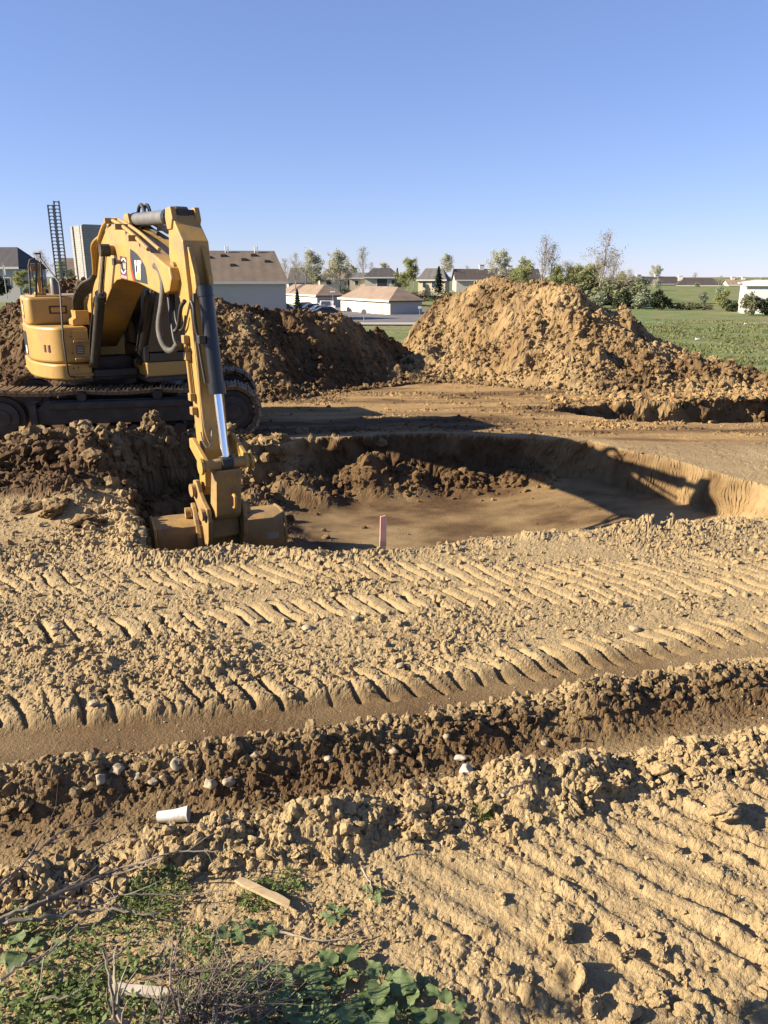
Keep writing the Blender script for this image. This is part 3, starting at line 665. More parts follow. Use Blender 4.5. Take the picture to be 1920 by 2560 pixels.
# paved lot between the garages, draped on the land
def draped(name, quad, mat, n=24, lift=0.03):
    V = []; q = [np.array(p, float) for p in quad]
    for j in range(n + 1):
        for i in range(n + 1):
            a, b = i / n, j / n; p = q[0] * (1 - a) * (1 - b) + q[1] * a * (1 - b) + q[2] * a * b + q[3] * (1 - a) * b
            V.append((p[0], p[1], 0))
    V = np.array(V); V[:, 2] = sheet(V[:, 0], V[:, 1]) + lift
    Fq = [(j * (n + 1) + i, j * (n + 1) + i + 1, (j + 1) * (n + 1) + i + 1, (j + 1) * (n + 1) + i) for j in range(n) for i in range(n)]
    return tag(mesh_np(name, V, np.array(Fq), mat), kind='structure')
draped('parking_lot', [(-22, 96), (7.0, 94), (9, 150), (-24, 170)], M['asphalt'], 24, 0.14)
draped('concrete_apron', [(-12, 88), (7.4, 87), (7.0, 93.6), (-14, 95)], M['concrete'], 12, 0.13)
# other houses along the rise
house('ranch_house', 'low house with brown hip roof half hidden by blossoming trees', 800, 722, 200, 0.12, 10, 8, 2.6, 2.1, 'offwhite', 'rooftan', 2.2, (('w', 'f', 1.5, 3.0, 0.9, 2.1), ('w', 'f', 6.0, 8.0, 0.7, 2.1)))
house('ranch_house', 'white house with dark hip roof and large arched window facing the lot', 912, 722, 190, 0.0, 8.2, 7, 2.8, 1.9, 'offwhite', 'roofdark', 2.4, (('w', 'f', 2.8, 5.4, 0.5, 2.4), ('w', 'f', 6.2, 7.2, 0.9, 2.1)))
house('ranch_house', 'sunlit low cream house with grey roof left of the dark-roofed white house', 874, 722, 191.5, 0.0, 5.2, 5, 2.7, 1.0, 'cream', 'roofgrey', 0.8, (('w', 'f', 1.2, 2.2, 0.8, 2.0),))
house('shed', 'small blue grey shed right of the dark-roofed white house', 964, 722, 192, 0.0, 3.6, 3, 1.9, 0.8, 'bluegrey', 'roofgrey', 0.0, (('w', 'f', 0.9, 2.4, 0.5, 1.4),), cat='shed')
house('brick_house', 'brick and cream house with grey roof beside the big blue spruce', 1045, 726, 190, -0.25, 6.5, 6, 2.6, 2.4, 'cream', 'roofgrey', 1.6, (('w', 'f', 1.0, 2.0, 0.6, 2.0), ('w', 'f', 3.2, 4.2, 0.6, 2.0)))
house('long_house', 'long house with plum brown roof and white chimneys behind the tan heap', 1140, 730, 210, 0.02, 22, 9, 3.2, 2.6, 'offwhite', 'roofplum', 0.0, (), ((6.5, 4, 1.3, 5.4, 6.8), (14.0, 4, 1.3, 5.4, 6.6)))
house('long_house', 'house with plum roof and two chimneys on the green hill by pale trees', 1588, 716, 240, 0.06, 13.5, 8, 0.9, 1.9, 'offwhite', 'roofplum', 0.0, (('w', 'f', 3.0, 4.0, -0.2, 0.6),), ((1.6, 3.5, 1.2, 2.2, 3.3), (7.2, 3.5, 1.2, 2.2, 3.3)))
house('long_house', 'house with plum hip roof and single chimney lower on the green hill', 1692, 720, 236, -0.16, 13, 8, 0.9, 1.9, 'offwhite', 'roofplum', 3.0, (('w', 'f', 5.0, 6.0, -0.2, 0.6),), ((0.9, 3.5, 1.2, 2.0, 3.4),))
house('long_house', 'distant house with tan roof and two small chimneys behind the white blank building', 1822, 718, 232, -0.1, 9, 7, 0.8, 1.4, 'offwhite', 'rooftan', 0.0, (), ((1.4, 3.0, 1.0, 1.6, 2.8), (4.4, 3.0, 1.0, 1.6, 2.8)))
wb = house('white_building', 'white blank-walled building half hidden by shrubs at the meadow edge', 1856, 770, 112, -0.35, 16, 9, 3.4, 0.35, 'trim', 'trim', 2.0, (('d', 'f', 9, 10, 0, 2.1),), cat='building')
house('dark_roof_house', 'house with dark navy roof behind the flagpole', -120, 735, 120, 0.0, 10.3, 10, 4.0, 2.8, 'greige', 'roofdark', 2.2, (('w', 'f', 4.5, 5.6, 1.0, 2.4), ('w', 'f', 8.0, 9.1, 1.0, 2.4)))
house('brown_house', 'brown roofed house between the lattice masts and the block tower', 150, 730, 135, 0.05, 8, 8, 2.6, 2.9, 'greige', 'roofbrown', 0.0, (('w', 'f', 1.5, 2.7, 0.6, 1.9),))

# concrete-block shaft under construction
def block_mat():
    m, n, b = nodes('grey_concrete_block'); co = texco(n)
    br = N(n, 'ShaderNodeTexBrick'); br.inputs['Scale'].default_value = 1.0; br.inputs['Brick Width'].default_value = 0.4; br.inputs['Row Height'].default_value = 0.2; br.inputs['Mortar Size'].default_value = 0.012
    br.inputs['Color1'].default_value = (0.40, 0.385, 0.36, 1); br.inputs['Color2'].default_value = (0.33, 0.32, 0.30, 1); br.inputs['Mortar'].default_value = (0.22, 0.215, 0.20, 1)
    sx = N(n, 'ShaderNodeSeparateXYZ'); n.links.new(co, sx.inputs[0]); ad = math_(n, 'ADD', sx.outputs[0], sx.outputs[1]); cx = N(n, 'ShaderNodeCombineXYZ'); n.links.new(ad, cx.inputs[0]); n.links.new(sx.outputs[2], cx.inputs[1])
    n.links.new(cx.outputs[0], br.inputs['Vector']); n.links.new(br.outputs['Color'], b.inputs['Base Color']); b.inputs['Roughness'].default_value = 0.95
    bump(n, b, br.outputs['Fac'], -0.5, 0.02); return m
M['block'] = block_mat()
pt = AT(206, 562, 70); pb = AT(222, 760, 70)
tw = thing('block_shaft', 'tall unfinished grey concrete block shaft behind the excavator boom', 'tower', (pt[0], 70, -2.0), math.radians(38))
mb = MB(); hT = pt[2] + 2.0
mb.box(0.0, 3.9, 0.15, 3.0, 0, hT); mb.build('wall', M['block'], tw)
for (y0, y1) in ((-0.02, 0.6), (2.55, 3.05)):
    mb = MB(); mb.box(-0.12, 0.0 - 0.002, y0, y1, 0, hT - 0.02); mb.build('corner_pier', M['block'], tw)
mb = MB(); mb.box(-0.04, 3.95, -0.04, 0.148, 0, hT + 0.05); mb.build('front_wall', M['block'], tw)
# lattice masts
def mast(label, px_t, py_t, w_, d_):
    p = AT(px_t, py_t, d_); t = thing('lattice_mast', label, 'mast', (p[0], d_, -2.0), 0.1, 'lattice masts beside the block shaft'); h = p[2] + 2.0
    for sx in (0, w_):
        mb = MB(); mb.box(sx - 0.045, sx + 0.045, -0.05, 0.05, 0, h); mb.build('rail', M['mast'], t)
        mb = MB(); mb.box(sx - 0.02, sx + 0.02, 0.12, 0.16, 0, h); mb.build('rear_rail', M['mast'], t)
    mb = MB(); mb.prism([(0.046, 0.10), (0.046, -0.06), (0.12, 0.03), (w_ - 0.12, 0.03), (w_ - 0.046, -0.06), (w_ - 0.046, 0.10)], -0.04, 0.04)
    first = mb.build('rung', M['mast'], t); z = 0.3; k = 0
    while z < h - 0.05:
        o = first if k == 0 else link(first.copy(), t)
        o.location = (0, 0, z); z += 0.285; k += 1
    return t
mast('shorter steel lattice mast with ladder rungs beside the block shaft', 119, 512, 0.42, 70)
mast('taller steel lattice mast with ladder rungs beside the block shaft', 134, 502, 0.42, 70.0)
# flagpole, signs, lamp
def pole(name, label, cat, px, py0, py1, d, r, top=None):
    a = AT(px, py0, d); b = AT(px, py1, d); t = thing(name, label, cat, (a[0], d, a[2] - 0.1)); h = b[2] - a[2] + 0.1
    mb = MB(); mb.tube([(0, 0, 0), (0, 0, h)], [r, r * 0.7], 8); mb.build('post', M['galv'], t); return t, h
t, h = pole('flagpole', 'white flagpole with a limp flag on the lawn before the dark-roofed house', 'flagpole', 18, 745, 657, 95, 0.06)
mb = MB(); mb.prism([(0.04, h - 0.15), (0.25, h - 0.5), (0.22, h - 1.3), (0.05, h - 1.5)], -0.03, 0.03); mb.build('flag', M['trim'], t)
t, h = pole('road_sign', 'round sign on a short post at the edge of the parking lot', 'sign', 910, 806, 780, 92, 0.05)
mb = MB(); mb.cyl((0, -0.06, h), (0, -0.03, h), 0.32, 20); mb.build('sign_plate', M['galv'], t)
t, h = pole('road_sign', 'small white sign on a thin post at the garage end wall', 'sign', 1049, 798, 769, 116, 0.05)
mb = MB(); mb.box(-0.25, 0.25, -0.09, -0.06, h - 0.15, h + 0.2); mb.build('sign_plate', M['trim'], t)
t, h = pole('street_lamp', 'thin parking lot lamp post with pale head between the garage rows', 'lamp', 833, 785, 731, 140, 0.06)
mb = MB(); mb.box(-0.45, 0.45, -0.2, 0.2, h - 0.05, h + 0.2); mb.build('lamp_head', M['trim'], t, bevel=0.05)

# ------------------------------------------------------------------ vehicles
def carpaint(name, col): return plain(name, col, 0.25, 0.0, var=0.05, coat=1.0)
def car(label, px, py, d, rz, paint, tall=0.0, name='parked_car', cat='car', group='cars parked by the garages'):
    p = AT(px, py, d); t = thing(name, label, cat, (p[0], p[1], p[2]), rz, group); W = 0.88
    side = [(-2.25, 0.28), (-1.75, 0.22), (1.75, 0.22), (2.25, 0.30), (2.30, 0.62), (2.05, 0.80), (1.15, 0.95 + tall * .3), (-1.55, 0.98 + tall * .4), (-2.2, 0.92 + tall * .4), (-2.30, 0.6)]
    MB().prism(side, -W, W).build('body', paint, t, bevel=0.12, seg=3)
    cab = [(1.05, 0.93), (0.35, 1.40 + tall), (-1.25, 1.44 + tall), (-1.95, 0.95)]
    MB().prism(cab, -W + 0.10, W - 0.10).build('roof', paint, t, bevel=0.14, seg=3)
    MB().prism([(0.90, 0.97), (0.30, 1.33 + tall), (-1.15, 1.36 + tall), (-1.75, 0.99)], -W + 0.085, W - 0.085).build('side_window', M['pane'], t)
    MB().add([(1.09, -W + 0.2, 0.97), (1.09, W - 0.2, 0.97), (0.42, W - 0.28, 1.37 + tall), (0.42, -W + 0.28, 1.37 + tall)], [(0, 1, 2, 3)]).build('windscreen', M['pane'], t)
    for sx in (1.40, -1.40):
        for sy in (-1, 1):
            wh = MB().cyl((sx, sy * (W - 0.16), 0.32), (sx, sy * (W + 0.02), 0.32), 0.32, 18).build('wheel', M['rubber'], t)
            MB().cyl((sx, sy * (W + 0.021), 0.32), (sx, sy * (W + 0.035), 0.32), 0.20, 12).build('rim', M['galv'], wh)
    for sy in (-1, 1):
        MB().box(2.18, 2.32, sy * 0.62 - 0.2, sy * 0.62 + 0.2, 0.58, 0.74).build('headlight', M['trim'], t, bevel=0.03)
    return t
PB = carpaint('black_car_paint', (0.015, 0.017, 0.022)); PN = carpaint('navy_car_paint', (0.03, 0.045, 0.09)); PS = carpaint('silver_blue_car_paint', (0.30, 0.34, 0.40)); PW = carpaint('white_car_paint', (0.72, 0.72, 0.72))
car('black saloon parked at the end of the row of cars', 808, 791, 119, math.radians(196), PB)
car('silver blue car parked beside the black saloon', 795, 787, 124, math.radians(200), PS, 0.05)
car('navy car parked between the silver blue car and the fir', 775, 783, 130, math.radians(200), PN, 0.1)
car('dark hatchback parked farthest back beside the fir', 757, 779, 137, math.radians(200), PB, 0.15)
car('dark car parked between the large building and the fir', 712, 786, 112, math.radians(15), PN, 0.1)
p = AT(818, 783, 133); t = thing('pickup_truck', 'white utility truck facing out behind the parked cars', 'truck', (p[0], p[1], p[2]), math.radians(-98), 'cars parked by the garages')
MB().prism([(-2.4, 0.45), (2.5, 0.45), (2.5, 1.15), (1.3, 1.25), (0.8, 2.05), (-0.6, 2.1), (-0.7, 1.2), (-2.4, 1.2)], -1.0, 1.0).build('body', PW, t, bevel=0.08)
MB().add([(1.36, -0.8, 1.28), (1.36, 0.8, 1.28), (0.90, 0.75, 1.98), (0.90, -0.75, 1.98)], [(0, 1, 2, 3)]).build('windscreen', M['pane'], t)
MB().box(2.47, 2.53, -0.6, 0.6, 0.7, 1.05).build('grille', M['pane'], t)
for sy in (-1, 1):
    MB().box(2.46, 2.54, sy * 0.8 - 0.15, sy * 0.8 + 0.15, 0.8, 1.02).build('headlight', M['trim'], t); MB().box(0.9, 1.1, sy * 1.15 - 0.14, sy * 1.15 + 0.14, 1.35, 1.7).build('mirror', M['trim'], t)
    for sx in (-1.5, 1.6): MB().cyl((sx, sy * 0.8, 0.4), (sx, sy * 1.03, 0.4), 0.4, 18).build('wheel', M['rubber'], t)
MB().box(-1.0, 0.5, -0.9, 0.9, 2.14, 2.3).build('roof_rack', M['pane'], t)

# ------------------------------------------------------------------ trees and shrubs
def leafmat(name, a, b, tr=0.25):
    m, n, bs = nodes(name); oi = N(n, 'ShaderNodeNewGeometry'); co = texco(n)
    f = noise(n, 1.4, 3, 0.6, co); rnd = oi.outputs['Random Per Island']
    c = mix(n, math_(n, 'MULTIPLY', math_(n, 'ADD', f, rnd), 0.5), a, b)
    n.links.new(c, bs.inputs['Base Color']); bs.inputs['Roughness'].default_value = 0.6; bs.inputs['Specular IOR Level'].default_value = 0.3
    tl = N(n, 'ShaderNodeBsdfTranslucent'); n.links.new(c, tl.inputs['Color']); ms = N(n, 'ShaderNodeMixShader'); ms.inputs[0].default_value = tr
    out = n.nodes['Material Output']; n.links.new(bs.outputs[0], ms.inputs[1]); n.links.new(tl.outputs[0], ms.inputs[2]); n.links.new(ms.outputs[0], out.inputs['Surface']); return m
M['bark'] = plain('grey_bark', (0.20, 0.165, 0.13), 0.9, var=0.25, scale=3); M['barkpale'] = plain('pale_bark', (0.30, 0.26, 0.22), 0.9, var=0.2, scale=3)
LEAF = {'blossom': leafmat('pale_blossom', (0.74, 0.70, 0.58), (0.52, 0.54, 0.36), 0.45), 'bud': leafmat('reddish_buds', (0.46, 0.38, 0.30), (0.36, 0.33, 0.21), 0.35), 'spring': leafmat('spring_leaves', (0.32, 0.35, 0.12), (0.46, 0.46, 0.22), 0.45),
        'spruce': leafmat('spruce_needles', (0.025, 0.050, 0.030), (0.05, 0.085, 0.055), 0.1), 'olive': leafmat('olive_shrub_leaves', (0.18, 0.20, 0.09), (0.30, 0.30, 0.17), 0.35), 'brown': leafmat('brown_shrub_twigs', (0.24, 0.18, 0.12), (0.19, 0.18, 0.10), 0.3),
        'silver': leafmat('silvery_leaves', (0.32, 0.36, 0.22), (0.44, 0.47, 0.32), 0.35), 'dark': leafmat('dark_evergreen_leaves', (0.022, 0.038, 0.016), (0.06, 0.075, 0.03), 0.1)}
def leaf_quads(P, size, rng):
    n = len(P); a = rng.normal(size=(n, 3)); a /= np.linalg.norm(a, axis=1)[:, None]; b = np.cross(a, rng.normal(size=(n, 3))); b /= np.linalg.norm(b, axis=1)[:, None]
    s = (size * rng.uniform(0.6, 1.4, n))[:, None]
    V = np.stack([P - a * s, P + b * s * 0.6, P + a * s, P - b * s * 0.6], 1).reshape(-1, 3); return V, np.arange(4 * n).reshape(-1, 4)
def branch_tree(seed, H, spread, nl, leaf, lsize, lean=0.0, base_clear=0.25, fan=0.9, upright=0.5, trunk_r=0.02):
    """returns (trunk mesh builder, twig builder, leaf V, F); unit: metres"""
    rng = np.random.default_rng(seed); tr = MB(); tw = MB(); tips = []
    top = Vector((rng.normal(0, 0.03) * H, rng.normal(0, 0.03) * H, H))
    trunk = [top * t + Vector((rng.normal(0, 0.012) * H * (0 < t < 1), rng.normal(0, 0.012) * H * (0 < t < 1), 0)) for t in np.linspace(0, 0.92, 7)]
    tr.tube(trunk, [trunk_r * H * (1 - 0.88 * i / 6) for i in range(7)], 6)
    def grow(p, d, L, r, lev):
        q = [p]; dd = d
        for i in range(3):
            dd = (dd + Vector(rng.normal(0, 0.16, 3)) + Vector((0, 0, 0.10 * upright))).normalized(); q.append(q[-1] + dd * L / 3)
        (tr if lev == 1 else tw).tube(q, [r, r * 0.75, r * 0.55, r * 0.35], 4 if lev == 1 else 3, cap=False)
        tips.extend([q[-1], q[2]] if lev > 1 else [q[-1]])
        if lev < 3:
            for k in range(4 if lev == 1 else 3):
                b = q[1 + int(rng.integers(0, 3))]; nd = (dd + Vector(rng.normal(0, 0.55, 3)) + Vector((0, 0, 0.25 * upright))).normalized(); grow(b, nd, L * rng.uniform(0.4, 0.65), r * 0.45, lev + 1)
    nb = 15
    for k in range(nb):
        t = base_clear + (0.95 - base_clear) * (k + rng.uniform(0, 0.8)) / nb; a = k * 2.4 + rng.uniform(-0.4, 0.4); p = top * t
        up = upright + rng.uniform(-0.15, 0.25); d = Vector((math.cos(a), math.sin(a), up * 1.3)).normalized()
        grow(p, d, spread * H * (1.05 - 0.75 * (t - base_clear) / (1 - base_clear)) * rng.uniform(0.75, 1.15), trunk_r * H * 0.32, 1)
    P = np.array([t[:] for t in tips]); ix = rng.integers(0, len(P), nl); C = P[ix] + rng.normal(0, 0.035 * H, (nl, 3))
    V, Fc = leaf_quads(C, lsize, rng); return tr, tw, V, Fc
def make_branch_tree(kind, seed, H=9.0, **kw):
    tr, tw, V, Fc = branch_tree(seed, H, kw.get('spread', 0.32), kw.get('nl', 900), kind, kw.get('ls', 0.13), base_clear=kw.get('clear', 0.22), upright=kw.get('up', 0.6), trunk_r=kw.get('tr', 0.013))
    root = bpy.data.objects.new('tree', None); COL.objects.link(root)
    o = tr.build('trunk', M[kw.get('bark', 'bark')], root, smooth=True); tw.build('twigs', M[kw.get('bark', 'bark')], root); mesh_np('crown', V, Fc, LEAF[kind], root, smooth=False); return root
def make_conifer(seed, H=8.0, wide=0.24, dens=2600, leaf='spruce'):
    rng = np.random.default_rng(seed); root = bpy.data.objects.new('conifer', None); COL.objects.link(root)
    MB().tube([(0, 0, 0), (0, 0, H * 0.97)], [H * 0.018, H * 0.004], 6).build('trunk', M['bark'], root)
    t = rng.random(dens) ** 0.75; lay = np.floor(t * 13) / 13; zz = (0.06 + 0.94 * t) * H
    rad = wide * H * (1 - t) ** 0.85 * (0.72 + 0.28 * np.cos((t * 13 % 1) * 3.14)) ; a = rng.random(dens) * 6.283
    rad = rad * (0.75 + 0.35 * np.sin(a * 3 + lay * 40)) * rng.random(dens) ** 0.45
    P = np.stack([rad * np.cos(a), rad * np.sin(a), zz - 0.18 * rad], -1); V, Fc = leaf_quads(P, 0.030 * H, rng); mesh_np('crown', V, Fc, LEAF[leaf], root, smooth=False); return root
def make_shrub(kind, seed, n=1600, ls=0.10, clumps=16):
    """unit shrub about 2 m tall and wide"""
    rng = np.random.default_rng(seed); root = bpy.data.objects.new('shrub', None); COL.objects.link(root); st = MB(); Ps = []
    for k in range(clumps):
        a = rng.random() * 6.283; r = 0.85 * rng.random() ** 0.6; z = rng.uniform(0.35, 1.75) * (1 - 0.35 * r * r); c = Vector((r * math.cos(a), r * math.sin(a), z))
        st.tube([(0.15 * c.x, 0.15 * c.y, 0), c * 0.5 + Vector((0, 0, 0.15)), c], [0.025, 0.016, 0.006], 3, cap=False)
        m = n // clumps; q = rng.normal(0, 1, (m, 3)); q /= np.linalg.norm(q, axis=1)[:, None]; Ps.append(np.array(c) + q * (rng.random(m) ** 0.5)[:, None] * np.array((0.42, 0.42, 0.36)) * rng.uniform(0.7, 1.2))
    st.build('stems', M['bark'], root); P = np.concatenate(Ps); P[:, 2] = np.abs(P[:, 2]); V, Fc = leaf_quads(P, ls, rng); mesh_np('crown', V, Fc, LEAF[kind], root, smooth=False); return root
PROTO = {
    'blossom': [make_branch_tree('blossom', s, nl=3800, ls=0.16, spread=0.34, up=0.75) for s in (1, 2)],
    'bare': [make_branch_tree('bud', s, nl=1700, ls=0.075, spread=0.30, up=0.95, bark='barkpale', tr=0.021) for s in (3, 4)],
    'poplar': [make_branch_tree('bud', 5, nl=1100, ls=0.07, spread=0.20, up=1.25, bark='barkpale', clear=0.3, tr=0.019)],
    'spring': [make_branch_tree('spring', s, nl=4200, ls=0.19, spread=0.36, up=0.6, clear=0.12) for s in (6, 7)],
    'conifer': [make_conifer(8), make_conifer(9, wide=0.34, dens=3400)],
    'olive': [make_shrub('olive', 10), make_shrub('olive', 11)], 'brown': [make_shrub('brown', 12, 1200, 0.08)], 'silver': [make_shrub('silver', 13)], 'dark': [make_shrub('dark', 14, 2600, 0.10, 22)], 'springshrub': [make_shrub('spring', 15)]}
HT = {'blossom': 9.0, 'bare': 9.0, 'poplar': 9.0, 'spring': 9.0, 'conifer': 8.0}
used_proto = set()
def plant(kind, px, py_base, py_top, d, label, group=None, var=0, wide=1.0, name=None):
    pr = PROTO[kind][var % len(PROTO[kind])]; tree = kind in HT
    key = (kind, var % len(PROTO[kind]))
    o = pr if key not in used_proto else copy_tree(pr); used_proto.add(key)
    a = AT(px, py_base, d); b = AT(px, py_top, d); H = max(b[2] - a[2], 0.3); s = H / HT.get(kind, 2.0)
    o.name = name or ('conifer_tree' if kind == 'conifer' else 'deciduous_tree' if tree else 'shrub')
    o.location = (a[0], a[1], a[2] - 0.05); o.scale = (s * wide, s * wide, s); o.rotation_euler = (0, 0, random.uniform(0, 6.28))
    tag(o, label, 'tree' if tree else 'shrub', group); return o
gT = 'budding trees along the rise'; gS = 'shrubs along the rise'
plant('bare', 738, 735, 640, 170, 'thin bare tree beside the hip of the large brown roof', gT, 0)
plant('blossom', 780, 728, 632, 172, 'pale budding tree, leftmost of the two behind the partly hidden garage row', gT, 0)
plant('spring', 792, 728, 668, 176, 'low green tree under the pale budding tree behind the partly hidden garage row', gT, 1)
plant('blossom', 850, 728, 635, 176, 'wide pale tree standing before the brown hip-roofed low house', gT, 1, 1.2)
plant('bare', 906, 712, 622, 200, 'tallest bare tree above the dark-roofed white house', gT, 1, 1.1)
plant('spring', 885, 712, 668, 205, 'green leafing tree behind the low cream house', gT, 0)
plant('blossom', 961, 712, 660, 205, 'round pale blossom tree right above the blue grey shed', gT, 0, 1.1)
plant('conifer', 993, 722, 670, 188, 'narrow dark conifer between the shed and a leafing tree')
plant('spring', 1022, 728, 650, 182, 'yellow green leafing tree between the narrow conifer and the brick house', gT, 1, 1.0)
plant('poplar', 1036, 722, 645, 184, 'slim bare tree rising from the yellow green leafing tree', gT)
plant('conifer', 1068, 712, 672, 215, 'small far conifer behind the brick and cream house')
plant('conifer', 1096, 735, 666, 186, 'broad blue spruce beside the brick and cream house', None, 1)
plant('blossom', 1115, 712, 642, 215, 'pale budding tree behind the broad blue spruce', gT, 1)
plant('blossom', 1248, 720, 632, 200, 'round pale tree over the long plum roof behind the heap', gT, 0, 1.25)
plant('spring', 1310, 740, 655, 170, 'green leafing tree right of the round pale tree behind the heap', gT, 0)
plant('poplar', 1350, 770, 592, 150, 'tallest slim bare tree behind the right shoulder of the tan heap', gT, 0, 1.0)
plant('poplar', 1376, 775, 610, 150, 'second slim bare tree just right of the tallest slim bare tree', gT, 0, 0.9)
plant('bare', 1495, 775, 596, 148, 'wide bare tree standing alone above the shrub belt', gT, 0, 1.15)
plant('spring', 1430, 765, 668, 160, 'green tree in the shrub belt between the slim and wide bare trees', gT, 1)
plant('bare', 1525, 775, 640, 155, 'short twiggy tree leaning beside the wide bare tree', gT, 1)
plant('spring', 1545, 770, 690, 165, 'leafing tree at the right end of the shrub belt', gT, 0, 1.2)
plant('blossom', 1578, 765, 694, 165, 'pale leafing tree left of the first plum-roofed hill house', gT, 1, 1.2)
plant('blossom', 1638, 712, 666, 262, 'round pale tree behind the two-chimney hill house', gT, 0, 1.3)
plant('bare', 1735, 714, 683, 262, 'small bare tree behind the lower hill house', gT, 1, 1.3)
plant('bare', 1795, 724, 692, 228, 'tan budding tree on the hill left of the white blank building', gT, 0, 1.6)
plant('blossom', 1902, 716, 695, 228, 'pale tree showing over the white blank building', gT, 1, 1.4)
plant('conifer', 745, 800, 722, 98, 'small young fir in front of the partly hidden garage row', None, 0, 1.0)
plant('bare', 110, 725, 632, 150, 'bare tree behind the handrails and lattice masts', gT, 1, 1.3); plant('bare', 70, 730, 645, 150, 'bare tree right of the dark navy roof', gT, 0, 1.2)
plant('spring', 165, 735, 660, 90, 'pale green tree at the foot of the lattice masts', gT, 0, 1.0); plant('spring', 60, 735, 680, 100, 'bushy green tree right of the flagpole', gT, 1, 1.4)
plant('silver', 68, 738, 710, 92, 'silvery shrub on the lawn behind the hood', gS); plant('dark', 5, 738, 690, 105, 'dark shrub behind the flagpole', gS)
for (kk, px, b0, t0, d, vv, wd, lab) in (('bare', 715, 728, 650, 178, 1, 1.0, 'bare tree rising just beyond the hip of the large brown roof'), ('bare', 765, 728, 642, 180, 0, 1.0, 'bare twiggy tree left of the pale budding pair'), ('blossom', 832, 728, 655, 182, 0, 1.0, 'small pale tree left of the wide pale tree'), ('bare', 868, 726, 650, 184, 1, 1.0, 'bare tree between the wide pale tree and the low cream house'), ('bare', 930, 712, 660, 206, 0, 1.0, 'low bare tree over the dark-roofed white house'),
        ('spring', 1008, 730, 690, 178, 0, 1.2, 'low yellow green tree left of the slim bare tree'), ('bare', 1170, 715, 668, 225, 0, 1.2, 'bare tree rising behind the long plum roof'), ('spring', 1290, 730, 672, 190, 1, 1.2, 'rounded green tree close behind the heap crest'), ('bare', 1410, 770, 660, 152, 1, 1.2, 'bare tree standing in the shrub belt between green trees'), ('spring', 1455, 772, 678, 150, 0, 1.1, 'bushy green tree left of the wide bare tree'), ('spring', 1475, 775, 665, 156, 1, 1.0, 'green tree right behind the bushy green tree'), ('bare', 1560, 770, 680, 160, 0, 1.3, 'bare tree above the right end of the shrub belt'), ('spring', 1600, 764, 712, 150, 0, 1.1, 'low leafing tree before the two-chimney hill house'), ('spring', 1390, 770, 676, 150, 0, 1.1, 'leafing tree between the two slim bare trees and the shrub belt'), ('blossom', 1640, 735, 700, 200, 1, 1.4, 'low blossom bush-like tree below the hill houses'),
        ('bare', 30, 728, 640, 160, 1, 1.4, 'bare tree behind the dark navy roof'), ('bare', 160, 730, 650, 165, 0, 1.3, 'bare tree behind the brown roofed house'), ('spring', 100, 738, 690, 110, 1, 1.4, 'green bush-like tree behind the hood handrails'), ('bare', 650, 720, 640, 170, 0, 1.2, 'bare tree peeking over the large brown roof')):
    plant(kk, px, b0, t0, d, lab, gT, vv, wd)
i = 0
for (k, px, b0, t0, d, wd) in (('brown', 1000, 750, 722, 165, 2.4), ('brown', 1060, 752, 722, 165, 2.6), ('olive', 1115, 752, 728, 165, 2.2), ('brown', 930, 742, 716, 170, 2.6), ('brown', 860, 740, 718, 172, 2.4), ('brown', 1405, 770, 690, 150, 1.3), ('olive', 1440, 772, 700, 148, 1.3), ('brown', 1470, 772, 690, 150, 1.4), ('olive', 1505, 775, 700, 146, 1.3), ('brown', 1545, 775, 692, 150, 1.3),
                               ('silver', 1500, 770, 728, 135, 1.2), ('olive', 1385, 765, 690, 152, 1.3), ('dark', 1555, 776, 722, 134, 0.9), ('silver', 1605, 776, 726, 132, 1.1), ('olive', 1580, 772, 700, 140, 1.3), ('dark', 1645, 774, 724, 128, 1.15), ('silver', 1598, 750, 690, 150, 0.9), ('olive', 1720, 774, 752, 128, 2.4), ('brown', 1760, 774, 756, 128, 2.2), ('olive', 1690, 772, 754, 128, 2.0), ('silver', 1760, 758, 728, 150, 0.9), ('springshrub', 1805, 772, 722, 128, 0.95), ('silver', 1800, 745, 712, 160, 0.9),
                               ('dark', 1835, 780, 752, 120, 1.3), ('olive', 1880, 786, 728, 104, 1.25), ('dark', 1915, 786, 742, 104, 1.2), ('olive', 1945, 786, 736, 104, 1.3), ('brown', 1330, 765, 700, 155, 1.4), ('olive', 1280, 755, 700, 165, 1.5), ('silver', 1740, 716, 706, 225, 1.8)):
    lab = {'brown': 'leafless brown shrub in the hedge belt on the far rise', 'olive': 'olive green shrub in the hedge belt on the far rise', 'silver': 'pale silvery shrub in the hedge belt on the far rise', 'dark': 'dark evergreen shrub in the hedge belt on the far rise', 'springshrub': 'fresh yellow green shrub by the white blank building'}[k]
    plant(k, px, b0, t0, d, lab, {'brown': 'leafless brown hedge shrubs', 'olive': 'olive hedge shrubs', 'silver': 'silvery hedge shrubs', 'dark': 'dark hedge shrubs', 'springshrub': None}[k], i, wd); i += 1
